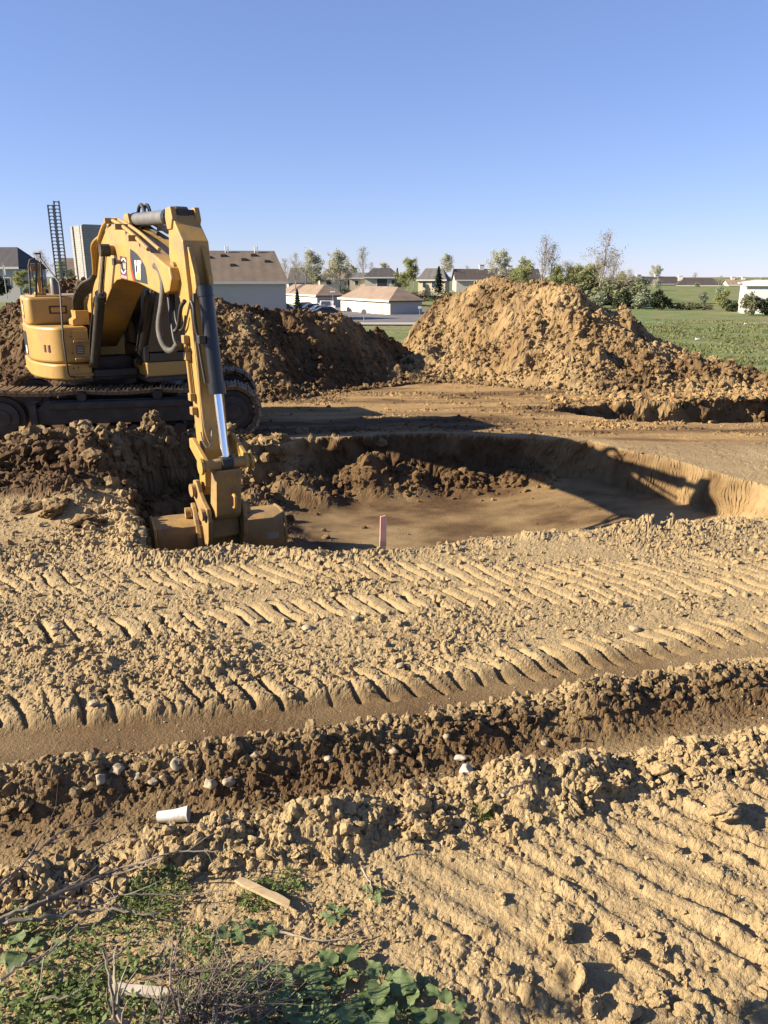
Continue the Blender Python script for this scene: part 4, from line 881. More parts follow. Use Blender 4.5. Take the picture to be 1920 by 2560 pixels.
# long meadow grass
def meadow():
    rng = np.random.default_rng(5); n = 26000; y = 24 + 66 * rng.random(n) ** 1.5; x = rng.uniform(0.27, 0.64, n) * y
    z, wet, och, gr, pa, ro, sd = ground_fields(x, y); ok = (gr > 0.5) & (pa < 0.3) & (fbm(x / 5, y / 5, 3, 8) > -0.12) ; x, y, z = x[ok], y[ok], z[ok]; n = len(x)
    h = rng.uniform(0.05, 0.20, n) * (0.8 + 0.8 * np.clip(fbm(x / 3, y / 3, 2, 9), -0.3, 0.6)); a = rng.random(n) * 6.283; w_ = rng.uniform(0.02, 0.06, n) * (0.6 + y / 60)
    dx = np.cos(a) * w_; dy = np.sin(a) * w_; lx = rng.normal(0, 0.10, n); ly = rng.normal(0, 0.10, n); lx = lx
    V = np.stack([np.stack([x - dx, y - dy, z - 0.02], -1), np.stack([x + dx, y + dy, z - 0.02], -1), np.stack([x + lx, y + ly, z + h], -1)], 1).reshape(-1, 3)
    tag(mesh_np('meadow_grass', V, np.arange(3 * n).reshape(-1, 3), leafmat('meadow_grass_blades', (0.14, 0.19, 0.05), (0.26, 0.235, 0.11)), smooth=False), 'rough green meadow grass beyond the tan heap', 'grass', kind='stuff')
meadow()
for (px, py, lab) in ((1742, 857, 'crumpled white litter lying in the meadow below the path'), (1863, 813, 'small white scrap of litter by the far meadow path')):
    p = G(px, py, -1.0); p = AT(px, py, 52 if py > 830 else 78); z = zs(p[0], p[1])
    V, Fc = clod_shape(2, px, 0.9, 1.0); o = mesh_np('litter_scrap', V * np.array((0.20, 0.12, 0.09)), Fc, M['white'], smooth=False); o.location = (p[0], p[1], z + 0.08); tag(o, lab, 'litter')

# ================================================================== EXCAVATOR  (local x forward, y machine-left, z up)
TH = math.radians(31.0); EB = np.array((math.sin(TH), -math.cos(TH))); EV = np.array((math.cos(TH), math.sin(TH))); EC = np.array((-5.475, 15.10))
EX = thing('excavator', 'muddy yellow crawler excavator reaching its arm into the pit', 'excavator', (EC[0], EC[1], 0.0), math.atan2(EB[1], EB[0]))
def SIDE(px, py, v):
    d = ray(px, py); t = (v - (-EC) @ EV) / (d[:2] @ EV); q = -EC + t * d[:2]; return float(q @ EB), float(CAMH + d[2] * t)
def FRONT(px, py, u):
    d = ray(px, py); t = (u - (-EC) @ EB) / (d[:2] @ EB); q = -EC + t * d[:2]; return Vector((u, float(q @ EV), float(CAMH + d[2] * t)))
# ---- tracks: own heading
def to_local(x, y):
    q = np.array((x, y)) - EC; return float(q @ EB), float(q @ EV)
T0 = np.array((-6.72, 13.55)); T1 = np.array((-2.82, 14.32)); TD = (T1 - T0) / np.linalg.norm(T1 - T0); TN = np.array((-TD[1], TD[0])); TL = float(np.linalg.norm(T1 - T0)); GAUGE = 2.45
track_rz = math.atan2(TD[1], TD[0]) - math.atan2(EB[1], EB[0])
def shoe_mesh():
    mb = MB(); w_ = 0.30; mb.box(-0.090, 0.090, -w_, w_, -0.012, 0.012)
    for gx, gh in ((-0.078, 0.032), (-0.005, 0.022), (0.070, 0.032)): mb.prism([(gx - 0.012, 0.0125), (gx + 0.012, 0.0125), (gx + 0.008, 0.012 + gh), (gx - 0.008, 0.012 + gh)], -w_, w_)
    for sy in (-0.11, 0.11): mb.box(-0.10, 0.10, sy - 0.025, sy + 0.025, -0.085, -0.0125)
    me = bpy.data.meshes.new('track_shoe'); me.from_pydata(mb.v, [], mb.f); me.materials.append(M['mudsteel']); return me
SHOE = shoe_mesh()
def build_track(side):
    c = T0 + TN * (0 if side == 0 else GAUGE); lx, ly = to_local(*c)
    fr = MB(); fr.prism([(0.55, 0.36), (3.45, 0.36), (3.50, 0.62), (3.2, 0.80), (0.80, 0.80), (0.5, 0.62)], -0.17, 0.17)
    fr.prism([(0.75, 0.64), (3.25, 0.64), (3.15, 0.78), (0.85, 0.78)], -0.26, -0.171)
    root = fr.build('track_frame', M['dustblack'], EX, bevel=0.03); root.location = (lx, ly, 0); root.rotation_euler = (0, 0, track_rz)
    R = 0.475; zc = 0.51
    # loop of the chain: bottom, sprocket end, sagging top, idler end
    pts = []
    for t in np.linspace(0, 1, 60, endpoint=False): pts.append((t * TL, zc - R))
    for a in np.linspace(-math.pi / 2, math.pi / 2, 24, endpoint=False): pts.append((TL + R * math.cos(a), zc + R * math.sin(a)))
    for t in np.linspace(1, 0, 60, endpoint=False):
        sag = -0.035 * abs(math.sin(3 * math.pi * t)); pts.append((t * TL, zc + R + sag))
    for a in np.linspace(math.pi / 2, 1.5 * math.pi, 24, endpoint=False): pts.append((R * math.cos(a), zc + R * math.sin(a)))
    P = np.array(pts + [pts[0]]); seg = np.linalg.norm(np.diff(P, axis=0), axis=1); cs = np.concatenate([[0], np.cumsum(seg)]); n = int(round(cs[-1] / 0.190)); pitch = cs[-1] / n
    for i in range(n):
        s = i * pitch; x = np.interp(s, cs, P[:, 0]); z = np.interp(s, cs, P[:, 1]); s2 = (s + 0.02) % cs[-1]; dx = np.interp(s2, cs, P[:, 0]) - x; dz = np.interp(s2, cs, P[:, 1]) - z
        o = bpy.data.objects.new('track_shoe', SHOE); link(o, root); a = math.atan2(dz, dx)
        o.location = (x, 0, z); o.rotation_euler = (0, -a + math.pi, 0)
    for nm, x in (('idler_wheel', 0.0), ('drive_sprocket', TL)):
        mb = MB(); mb.cyl((x, -0.13, zc), (x, 0.13, zc), 0.37, 28); mb.cyl((x, -0.20, zc), (x, 0.20, zc), 0.28, 24); mb.cyl((x, -0.235, zc), (x, 0.235, zc), 0.14, 20)
        if nm == 'drive_sprocket':
            for k in range(21):
                a = k * 2 * math.pi / 21; ca, sa = math.cos(a), math.sin(a); mb.prism([(x + 0.36 * ca - 0.035 * sa, zc + 0.36 * sa + 0.035 * ca), (x + 0.36 * ca + 0.035 * sa, zc + 0.36 * sa - 0.035 * ca), (x + 0.42 * ca, zc + 0.42 * sa)], -0.05, 0.05)
        mb.build(nm, M['dustblack'], root, smooth=True)
    for x in (1.35, 2.65): MB().cyl((x, -0.22, 0.86), (x, 0.22, 0.86), 0.085, 18).build('carrier_roller', M['dustblack'], root, smooth=True)
    for k in range(8):
        x = 0.62 + k * 0.395; MB().cyl((x, -0.21, 0.21), (x, 0.21, 0.21), 0.12, 16).build('bottom_roller', M['dustblack'], root, smooth=True)
    MB().box(0.46, 0.58, -0.24, 0.24, 0.16, 0.74).build('track_guide', M['dustblack'], root, bevel=0.015)
    return root
build_track(0); build_track(1)
cx, cy = to_local(*(T0 + TD * TL * 0.5 + TN * GAUGE / 2))
mb = MB(); mb.box(-1.0, 1.0, -1.05, 1.05, 0.42, 0.92); o = mb.build('carbody', M['dustblack'], EX, bevel=0.05); o.location = (cx, cy, 0); o.rotation_euler = (0, 0, track_rz)
MB().cyl((0, 0, 0.92), (0, 0, 1.13), 0.62, 32).build('swing_bearing', M['dustblack'], EX, smooth=True)
# ---- upper frame
MB().prism([(-1.75, -0.8), (-1.35, -1.12), (0.2, -1.25), (1.30, -0.75), (1.32, -0.42), (1.15, -0.40), (1.15, 0.36), (1.9, 0.38), (1.9, 1.24), (-1.35, 1.32), (-1.75, 0.9)], 1.10, 1.19, 'z').build('deck', M['dustblack'], EX, bevel=0.02)
def arc_pts(c, r0, r1, a0, a1, n): return [(c[0] + r0 * math.cos(math.radians(a)), c[1] + r1 * math.sin(math.radians(a))) for a in np.linspace(a0, a1, n)]
MB().prism(arc_pts((-0.9, 0), 1.10, 1.20, 100, 260, 16), 1.20, 2.20, 'z').build('counterweight', M['yellow'], EX, bevel=0.06, smooth=True)
# right-hand storage body with its rounded outer corner
plan = [(1.32, -0.43), (1.32, -0.80)] + [(1.32 - 1.15 * (1 - math.cos(a)), -0.80 - 0.47 * math.sin(a)) for a in np.linspace(0.12, math.pi / 2, 10)] + [(-0.85, -1.22), (-0.85, -0.43)]
def scaled(pl, k): return [(0.2 + (x - 0.2) * k, -0.88 + (y + 0.88) * k) for x, y in pl]
mb = MB(); mb.prism(plan, 1.445, 2.06, 'z'); sb = mb.build('storage_box', M['yellow'], EX, bevel=0.045, seg=3, smooth=True)
mb = MB(); mb.prism([(x + (0.03 if x > 1 else 0), y - (0.025 if y < -0.8 else 0)) for x, y in plan], 1.165, 1.435, 'z'); sk = mb.build('lower_skirt', M['yellow'], EX, bevel=0.03, smooth=True)
mb = MB(); mb.prism([(x + 0.022, y - (0.012 if y < -0.8 else 0)) for x, y in plan[1:-2]] + [(-0.5, -1.30), (1.25, -0.80)], 1.225, 1.29, 'z'); mb.build('crease_rib', M['yellow'], sk, bevel=0.02)
# engine hood behind it
hoodplan = [(0.50, 0.30), (0.50, -1.16), (0.44, -1.25), (0.30, -1.285), (-1.55, -1.12), (-1.55, 0.9), (-0.1, 0.9), (-0.1, 0.30)]
hd = MB().prism(hoodplan, 2.062, 2.545, 'z').build('engine_hood', M['yellow'], EX, bevel=0.05, seg=3, smooth=True)
MB().prism([(0.42, 0.25), (0.42, -1.10), (0.2, -1.20), (-1.45, -1.03), (-1.45, 0.8), (-0.2, 0.8), (-0.2, 0.25)], 2.5452, 2.565, 'z').build('hood_lid', M['yellow'], hd, bevel=0.008)
hv0 = FRONT(123, 780, 0.5).y; hv1 = FRONT(168, 780, 0.5).y
hdl = MB().box(0.492, 0.512, hv0, hv1, 2.25, 2.39).build('recess_plate', M['dustblack'], hd, bevel=0.008)
MB().box(0.507, 0.530, hv0 + 0.03, hv1 - 0.03, 2.275, 2.365).build('handle', M['yellow'], hdl, bevel=0.01)
MB().tube([(-0.45, -0.62, 2.56), (-0.45, -0.62, 2.72), (-0.50, -0.62, 2.84)], [0.075, 0.075, 0.065], 14).build('exhaust_stack', M['greysteel'], hd, smooth=True)
MB().box(-0.25, 0.15, -1.02, -0.86, 2.566, 2.62).build('filler_base', M['yellow'], hd, bevel=0.01)
MB().box(0.02, 0.10, -0.98, -0.92, 2.62, 3.0).build('lamp_post', M['yellow'], hd, bevel=0.005)
MB().box(0.0, 0.14, -1.08, -0.90, 2.98, 3.12).build('work_lamp', M['worn'], hd, bevel=0.02)
# vents, steps and plates on the storage body (placed on its front and corner)
def on_plan(v):
    for i in range(1, len(plan) - 2):
        (x0, y0), (x1, y1) = plan[i], plan[i + 1]
        if min(y0, y1) <= v <= max(y0, y1) and abs(y1 - y0) > 1e-6:
            t = (v - y0) / (y1 - y0); return x0 + (x1 - x0) * t, math.atan2(-(x1 - x0), -(y1 - y0))
    return 1.32, 0.0
def plate(name, v, z0, z1, wd, th, mat, parent, off=0.0):
    u, a = on_plan(v); mb = MB(); mb.box(-0.004, th, -wd / 2, wd / 2, z0, z1); o = mb.build(name, mat, parent, bevel=min(0.006, th / 3)); o.location = (u + off * math.cos(a), v - off * 0, 0)
    tx, ty = (math.cos(-a), math.sin(-a)); o.rotation_euler = (0, 0, -a); return o
for v in (-1.115, -1.065): plate('vent', v, 1.63, 1.76, 0.044, 0.012, M['maroon'], sb)
# access steps, tread plates and sign on the shaded front face
mb = MB(); mb.box(1.32, 1.345, -0.70, -0.44, 1.46, 2.0); st = mb.build('step_panel', M['yellow'], sb, bevel=0.006)
for z in (1.80, 1.50): MB().box(1.345, 1.43, -0.70, -0.42, z, z + 0.035).build('step', M['worn'], sb, bevel=0.006)
MB().box(1.350, 1.385, -0.745, -0.42, 1.215, 1.26).build('step', M['worn'], sk, bevel=0.006)
MB().box(1.346, 1.356, -0.66, -0.53, 1.60, 1.74).build('warning_plate', M['decalblack'], st)
for k in range(4): MB().box(1.3565, 1.3585, -0.65, -0.54, 1.62 + k * 0.03, 1.632 + k * 0.03).build('print_line', M['greige'], st)
for (y_, z_) in ((-0.74, 1.36), (-0.66, 1.37), (-0.47, 1.37), (-0.735, 1.9), (-0.735, 1.62), (-0.46, 1.20), (-0.74, 1.20)): MB().cyl((1.345, y_, z_), (1.362, y_, z_), 0.014, 8).build('bolt', M['dustblack'], sk)
bx = MB().prism([(-0.62, 2.07), (-0.62, 2.16), (-0.56, 2.20), (-0.56, 2.32), (-0.33, 2.32), (-0.33, 2.07)], 0.62, 1.05, 'x').build('hose_guard_box', M['yellow'], EX, bevel=0.012)
# handrails
rail = [FRONT(212, 941, 1.36), FRONT(176, 942, 1.38), FRONT(171, 935, 1.40), FRONT(158, 850, 1.38), FRONT(155, 800, 1.30), FRONT(150, 720, 1.05), FRONT(148, 706, 0.98), FRONT(100, 646, 0.55), FRONT(84, 634, 0.42)]
rail += [FRONT(100, 634, 0.25), FRONT(102, 648, 0.22), FRONT(107, 734, 0.20)]
MB().tube(rail, 0.016, 8).build('handrail', M['dustblack'], EX, smooth=True)
MB().tube([FRONT(77, 737, 0.30), FRONT(72, 665, 0.28), FRONT(75, 650, 0.28), FRONT(86, 646, 0.28), FRONT(91, 660, 0.30), FRONT(91, 740, 0.32)], 0.018, 8).build('handrail', M['dustblack'], EX, smooth=True)
MB().tube(catmull([FRONT(98, 690, 0.2), FRONT(88, 705, 0.2), FRONT(80, 680, 0.25), FRONT(86, 662, 0.25)], 6), 0.008, 6).build('cable', M['rubber'], EX, smooth=True)
# ---- cab
cb = MB().box(0.40, 1.86, 0.40, 1.26, 1.19, 1.44).build('cab_base', M['yellow'], EX, bevel=0.02)
cabp = MB(); fr_ = 0.07
for (u_, v_) in ((0.42, 0.42), (1.80, 0.42), (0.42, 1.24), (1.80, 1.24)): cabp.box(u_ - fr_ / 2, u_ + fr_ / 2, v_ - fr_ / 2, v_ + fr_ / 2, 1.442, 2.92)
cabp.box(0.36, 1.86, 0.37, 1.29, 2.922, 3.02); cabp.box(0.37, 1.85, 0.38, 0.455, 1.445, 1.70); cabp.box(0.37, 1.85, 1.205, 1.28, 1.445, 1.90); cabp.box(0.37, 0.45, 0.46, 1.20, 1.445, 2.1); cabp.box(1.775, 1.845, 0.46, 1.20, 1.445, 1.60)
cab = cabp.build('cab', M['black'], EX, bevel=0.012)
for (a, b_) in (((1.80, 1.81, 0.46, 1.20, 1.62, 2.90)), ((0.47, 1.76, 0.415, 0.425, 1.72, 2.90)), ((0.47, 1.76, 1.235, 1.245, 1.92, 2.90)), ((0.415, 0.425, 0.46, 1.20, 2.12, 2.90))) if False else (): pass
for q in ((1.80, 1.81, 0.46, 1.20, 1.62, 2.90), (0.47, 1.76, 0.415, 0.425, 1.72, 2.90), (0.47, 1.76, 1.235, 1.245, 1.92, 2.90), (0.415, 0.425, 0.46, 1.20, 2.12, 2.90)): MB().box(*q).build('window', M['glass'], cab)
se = MB(); se.box(0.75, 1.20, 0.62, 1.05, 1.75, 1.90); se.box(0.66, 0.80, 0.62, 1.05, 1.90, 2.55); se.build('seat', M['rubber'], cab, bevel=0.04)
MB().box(0.6, 0.95, -0.36, 0.36, 1.2, 1.5).build('front_frame', M['dustblack'], EX, bevel=0.02)
cross = MB(); cross.box(1.16, 1.28, -0.40, 0.38, 1.17, 1.30); cross.build('front_crossmember', M['dustblack'], EX, bevel=0.015)  # dark colour stands in for the shade in the slot under the boom
# ---- boom
HW = 0.26
boomp = [(0.02, 1.66), (0.30, 1.62), (1.2, 1.98), (2.2, 2.50), (2.75, 2.74), (3.1, 2.835), (3.45, 2.855), (4.35, 2.81), (5.55, 2.665), (5.90, 2.72), (6.02, 2.86), (5.96, 3.0), (5.77, 3.04), (5.4, 3.14), (4.28, 3.43), (3.5, 3.60), (3.15, 3.635), (2.75, 3.60), (2.3, 3.42), (1.0, 2.66), (0.12, 2.10), (-0.05, 1.88)]
bm_ = MB().prism(boomp, -HW, HW).build('boom', M['yellow'], EX, bevel=0.02)
# flanged edge plates
for s_ in (-1, 1):
    MB().tube(catmull([(u, s_ * (HW + 0.028), z + 0.03) for u, z in ((2.2, 3.40), (2.75, 3.62), (3.15, 3.665), (3.6, 3.61), (4.28, 3.46), (5.2, 3.20))], 6), 0.028, 10).build('hydraulic_pipe', M['yellow'], bm_, smooth=True)
    MB().tube(catmull([(u, s_ * (HW - 0.06), z + 0.045) for u, z in ((2.3, 3.44), (2.75, 3.62), (3.2, 3.67), (4.28, 3.47), (5.4, 3.18))], 6), 0.024, 10).build('hydraulic_pipe', M['yellow'], bm_, smooth=True)
    for u, z in ((3.3, 3.665), (3.9, 3.555), (4.6, 3.375)): MB().box(u, u + 0.06, s_ * 0.30 - 0.10, s_ * 0.30 + 0.10, z - 0.03, z + 0.05).build('pipe_clamp', M['worn'], bm_, bevel=0.01)
MB().tube(catmull([(2.2, 0.1, 3.47), (2.8, 0.1, 3.70), (3.3, 0.1, 3.70), (4.4, 0.08, 3.46)], 6), 0.03, 10).build('hydraulic_pipe', M['dustblack'], bm_, smooth=True)
# ear for the lift cylinders, boom pipe bundle on the knee
for s_ in (-1, 1): MB().cyl((3.15, s_ * (HW + 0.002), 3.27), (3.15, s_ * (HW + 0.21), 3.27), 0.072, 22).build('cylinder_boss', M['worn'], bm_, smooth=True)
lamp = MB().tube([(3.55, -HW - 0.002, 3.10), (3.55, -HW - 0.09, 3.10)], 0.03, 8).build('lamp_bracket', M['worn'], bm_)
MB().box(3.50, 3.62, -HW - 0.13, -HW - 0.092, 3.05, 3.15).build('boom_lamp', M['dustblack'], lamp, bevel=0.01)
for k in range(5):
    px0 = 236 + k * 5.5; pts = [FRONT(276 + k * 3, 575 + k * 4, 2.7), FRONT(250 + k * 4, 590 + k * 4, 2.35), FRONT(px0 - 6, 612 + k * 2, 2.1), FRONT(px0 - 4, 650, 1.9), FRONT(px0 - 2, 685 + 2 * k, 1.7)]
    MB().tube(catmull(pts, 6), 0.020, 8).build('boom_pipe', M['yellow'], bm_, smooth=True)
for k in range(5):
    pts = [FRONT(234 + k * 5.5, 684, 1.7), FRONT(226 + k * 5, 697 + k * 3, 1.45), FRONT(202 + k * 6, 712 + k * 4, 1.15), FRONT(184 + k * 6, 748, 0.95), FRONT(188 + k * 5, 790, 0.85), FRONT(192 + k * 4, 806, 0.83)]
    MB().tube(catmull(pts, 7), 0.026, 8).build('hose', M['rubber'], EX, smooth=True)
# decals on the boom's right side
def decal(name, pix, mat, off, parent=None):
    q = [SIDE(px, py, -HW) for px, py in pix]; ar = sum(q[i][0] * q[(i + 1) % len(q)][1] - q[(i + 1) % len(q)][0] * q[i][1] for i in range(len(q)))
    V = [(a, -HW - off, b) for a, b in q]; f = tuple(range(len(V))); f = f if ar > 0 else f[::-1]
    return MB().add(V, [f]).build(name, mat, parent or bm_)
dk = decal('logo_decal', [(325.6, 622), (335, 628), (344, 636), (352, 647), (359, 659), (363.5, 668.5), (367, 688), (369.6, 710.7), (338, 703), (331, 672), (326, 644)], M['decalblack'], 0.003)
decal('red_slash', [(326, 641), (331, 672), (338, 703), (333.5, 702.5), (327.5, 675)], M['red'], 0.005, dk)
Q = [(336.4, 649.0), (354.0, 652.0), (354.0, 701.0), (340.6, 697.5)]
def bil(s, t): # s right 0..1, t down 0..1
    a = np.array(Q[0]) * (1 - s) + np.array(Q[1]) * s; b = np.array(Q[3]) * (1 - s) + np.array(Q[2]) * s; return tuple(a * (1 - t) + b * t)
def letter(polys):
    for pl in polys: decal('letter', [bil(*p) for p in pl], M['white'], 0.006, dk)
letter([[(0.02, 0.04), (0.30, 0.0), (0.30, 0.30), (0.22, 0.30), (0.22, 0.16), (0.13, 0.16), (0.13, 0.86), (0.02, 0.96)], [(0.02, 0.96), (0.13, 0.86), (0.22, 0.86), (0.22, 0.62), (0.30, 0.62), (0.30, 1.0)]])
letter([[(0.33, 1.0), (0.45, 0.0), (0.52, 0.0), (0.52, 0.30), (0.43, 1.0)], [(0.52, 0.0), (0.58, 0.0), (0.69, 1.0), (0.60, 1.0), (0.52, 0.30)]])
letter([[(0.60, 0.0), (1.0, 0.0), (1.0, 0.15), (0.60, 0.15)], [(0.74, 0.15), (0.88, 0.15), (0.88, 1.0), (0.74, 1.0)]])
decal('triangle', [(346.4, 677), (352.6, 700.3), (342.0, 697.8)], M['decalyellow'], 0.0075, dk)
bd = decal('badge_decal', [(299.6, 639.5), (316.5, 643), (319, 700), (302.4, 696)], M['maroon'], 0.003)
cxb, cyb = 309.6, 664.5
ring_o = [(cxb + 7.2 * math.cos(a), cyb + 20 * math.sin(a) + 1.2 * math.cos(a)) for a in np.linspace(0, 6.283, 29)[:-1]]; ring_i = [(cxb + 4.9 * math.cos(a), cyb + 16 * math.sin(a) + 0.9 * math.cos(a)) for a in np.linspace(0, 6.283, 29)[:-1]]
decal('ring', ring_o, M['white'], 0.005, bd); decal('ring_centre', ring_i, M['decalblack'], 0.0065, bd)
M['bandgreen'] = plain('dark_green_vinyl', (0.05, 0.075, 0.05), 0.5)
decal('band', [(302.0, 652.5), (316.6, 655.5), (317.2, 675), (302.6, 671.5)], M['bandgreen'], 0.008, bd)
for k in range(5): decal('band_stroke', [(303.4 + k * 2.7, 656 + k * .55), (305.0 + k * 2.7, 656.3 + k * .55), (305.4 + k * 2.7, 670.6 + k * .55), (303.8 + k * 2.7, 670.3 + k * .55)], M['greige'], 0.0095, bd)
for k in range(5): decal('number_stroke', [(304.0 + k * 2.8, 686.5 + k * .8), (306.0 + k * 2.8, 687 + k * .8), (306.2 + k * 2.8, 694.5 + k * .8), (304.2 + k * 2.8, 694 + k * .8)], M['pink'], 0.005, bd)
# small decals on the hood's right flank
def flank(u0, u1, z0, z1, off, nm, mat, par, a=(0.30, -1.285), b=(-1.55, -1.12)):
    f_ = lambda u: a[1] + (b[1] - a[1]) * (u - a[0]) / (b[0] - a[0]) - off
    MB().add([(u0, f_(u0), z0), (u1, f_(u1), z0), (u1, f_(u1), z1), (u0, f_(u0), z1)], [(0, 1, 2, 3)]).build(nm, mat, par)
flank(-0.35, 0.15, 2.16, 2.48, 0.006, 'badge_decal', M['maroon'], hd); flank(-0.22, 0.02, 2.22, 2.42, 0.009, 'badge_emblem', M['white'], hd)
flank(-0.70, -0.05, 1.50, 1.92, 0.008, 'logo_decal', M['decalblack'], sb, (0.17, -1.27), (-0.85, -1.22)); flank(-0.45, -0.15, 1.52, 1.66, 0.011, 'letter', M['white'], sb, (0.17, -1.27), (-0.85, -1.22))
# ---- cylinders
def ram(name, a, b, split, r, rr, barrel, parent, rodname='rod', gland=None, n=22):
    a, b = Vector(a), Vector(b); d = b - a; m = a + d * split
    o = MB().tube([a, m], r, n).build(name, barrel, parent, smooth=True)
    MB().tube([m - d.normalized() * 0.10, m + d.normalized() * 0.035], r * 1.16, n).build('end_collar', gland or barrel, o, smooth=True); MB().tube([a, a + d.normalized() * 0.12], r * 1.10, n).build('base_collar', gland or barrel, o, smooth=True)
    MB().tube([m, b], rr, n).build(rodname, M['chrome'], o, smooth=True)
    s = d.cross(Vector((0, 1, 0))).normalized()
    MB().cyl(b + Vector((0, -0.07, 0)), b + Vector((0, 0.07, 0)), rr * 1.9, n).build('rod_eye', M['dustblack'], o, smooth=True)
    return o
for s_ in (-1, 1):
    c_ = ram('boom_cylinder', (1.45, s_ * 0.40, 1.42), (3.15, s_ * 0.40, 3.27), 0.64, 0.078, 0.048, M['black'] if s_ > 0 else M['rubber'], EX, gland=M['dustblack'])
    MB().tube([(1.56, s_ * 0.40 - 0.09, 1.62), (2.0, s_ * 0.40 - 0.105, 2.08), (2.5, s_ * 0.40 - 0.09, 2.58)], 0.014, 6).build('cylinder_line', M['dustblack'], c_, smooth=True)
sc_ = ram('stick_cylinder', (3.52, 0.0, 3.69), (5.76, 0.0, 3.61), 0.80, 0.092, 0.058, M['greysteel'], EX, gland=M['black'])
for v_ in (-0.11, 0.11): MB().prism([(3.3, 3.50), (3.8, 3.45), (3.62, 3.77), (3.42, 3.77)], v_ - 0.025, v_ + 0.025).build('cylinder_bracket', M['yellow'], bm_, bevel=0.01)
for k in (0, 1): MB().tube(catmull([(3.95, 0.04 + 0.08 * k, 3.74), (3.82, 0.04 + 0.08 * k, 3.87), (3.62, 0.05 + 0.08 * k, 3.86), (3.4, 0.06 + 0.08 * k, 3.72), (3.2, 0.06 + 0.08 * k, 3.62)], 6), 0.026, 8).build('hose', M['rubber'], EX, smooth=True)
# ---- stick
SW = 0.162; SV = 0.02
stickp = [(5.70, 3.62), (5.84, 3.64), (5.96, 3.50), (6.20, 3.30), (6.30, 2.6), (6.42, 1.6), (6.47, 0.80), (6.42, 0.30), (6.30, 0.17), (6.19, 0.25), (6.20, 0.7), (6.10, 1.9), (5.92, 2.62), (5.72, 2.86), (5.60, 3.15)]
sk_ = MB().prism(stickp, SV - SW, SV + SW).build('stick', M['yellow'], EX, bevel=0.014)
for v_ in (-0.15, 0.15): MB().prism([(5.62, 3.60), (5.66, 3.70), (5.86, 3.71), (5.92, 3.56), (5.84, 3.45), (5.68, 3.45)], SV + v_ - 0.035, SV + v_ + 0.035).build('tail_ear', M['yellow'], sk_, bevel=0.012)
MB().box(5.66, 5.86, SV - 0.11, SV + 0.11, 3.60, 3.68).build('tail_shadow_plate', M['dustblack'], sk_)  # dark plate added as the shadow between the tail ears
for v_ in (-0.085, 0.085): MB().prism([(6.195, 3.26), (6.24, 3.22), (6.42, 2.90), (6.44, 2.76), (6.36, 2.66), (6.30, 2.66)], SV + v_ - 0.028, SV + v_ + 0.028).build('cylinder_bracket', M['yellow'], sk_, bevel=0.01)
for v_ in (-1, 1):
    MB().tube(catmull([(6.30, SV + v_ * (SW - 0.03), 2.3), (6.40, SV + v_ * (SW - 0.02), 1.9), (6.44, SV + v_ * (SW - 0.02), 1.4), (6.48, SV + v_ * (SW - 0.03), 1.05), (6.50, SV + v_ * 0.08, 0.86)], 6), 0.014, 8).build('grease_line', M['worn'], sk_, smooth=True)
MB().tube([(6.14, SV - SW - 0.035, 2.2), (6.26, SV - SW - 0.035, 1.4)], 0.026, 10).build('hydraulic_pipe', M['yellow'], sk_, smooth=True)
for z_, u_ in ((2.15, 6.15), (1.95, 6.18), (1.45, 6.25), (1.28, 6.28)): MB().box(u_ - 0.05, u_ + 0.06, SV - SW - 0.075, SV - SW - 0.001, z_ - 0.05, z_ + 0.05).build('pipe_clamp', M['worn'], sk_, bevel=0.01)
MB().cyl((5.82, SV - SW - 0.04, 2.96), (5.82, SV + SW + 0.04, 2.96), 0.11, 22).build('boom_pin', M['worn'], sk_, smooth=True)
# bucket cylinder on the front of the stick
bc = ram('bucket_cylinder', (6.42, SV, 2.78), (6.80, SV, 0.68), 0.585, 0.092, 0.052, M['black'], EX, gland=M['black'])
MB().tube(catmull([(6.40, SV - 0.13, 2.70), (6.44, SV - 0.15, 2.45), (6.52, SV - 0.135, 1.95), (6.58, SV - 0.12, 1.66)], 6), 0.016, 8).build('cylinder_line', M['rubber'], bc, smooth=True)
MB().box(6.49, 6.60, SV - 0.17, SV - 0.085, 2.12, 2.22).build('line_clamp', M['rubber'], bc, bevel=0.01)
# linkage
mb = MB(); mb.cyl((6.80, SV - 0.30, 0.68), (6.80, SV - 0.075, 0.68), 0.072, 20); mb.cyl((6.80, SV + 0.075, 0.68), (6.80, SV + 0.30, 0.68), 0.072, 20); lk = mb.build('link_pin', M['worn'], EX, smooth=True)
for v_ in (-1, 1):
    MB().cyl((6.80, SV + v_ * 0.302, 0.68), (6.80, SV + v_ * 0.335, 0.68), 0.105, 22).build('pin_flange', M['yellow'], lk, smooth=True)
    MB().prism([(6.74, 0.60), (6.88, 0.62), (6.86, 0.76), (6.40, 0.96), (6.28, 0.94), (6.28, 0.82), (6.36, 0.78)], SV + v_ * 0.26 - 0.028, SV + v_ * 0.26 + 0.028).build('link_lever', M['yellow'], EX, bevel=0.012)
pl_ = MB().prism([(6.70, 0.62), (6.90, 0.62), (6.80, 0.02), (6.72, -0.06), (6.60, -0.05), (6.56, 0.06)], SV - 0.165, SV + 0.165).build('power_link', M['worn'], EX, bevel=0.02)
MB().tube(catmull([(6.90, SV + 0.03, 0.30), (6.97, SV + 0.03, 0.29), (6.965, SV + 0.03, 0.17), (6.92, SV + 0.03, 0.14)], 6), 0.022, 8).build('lifting_eye', M['yellow'], pl_, smooth=True)
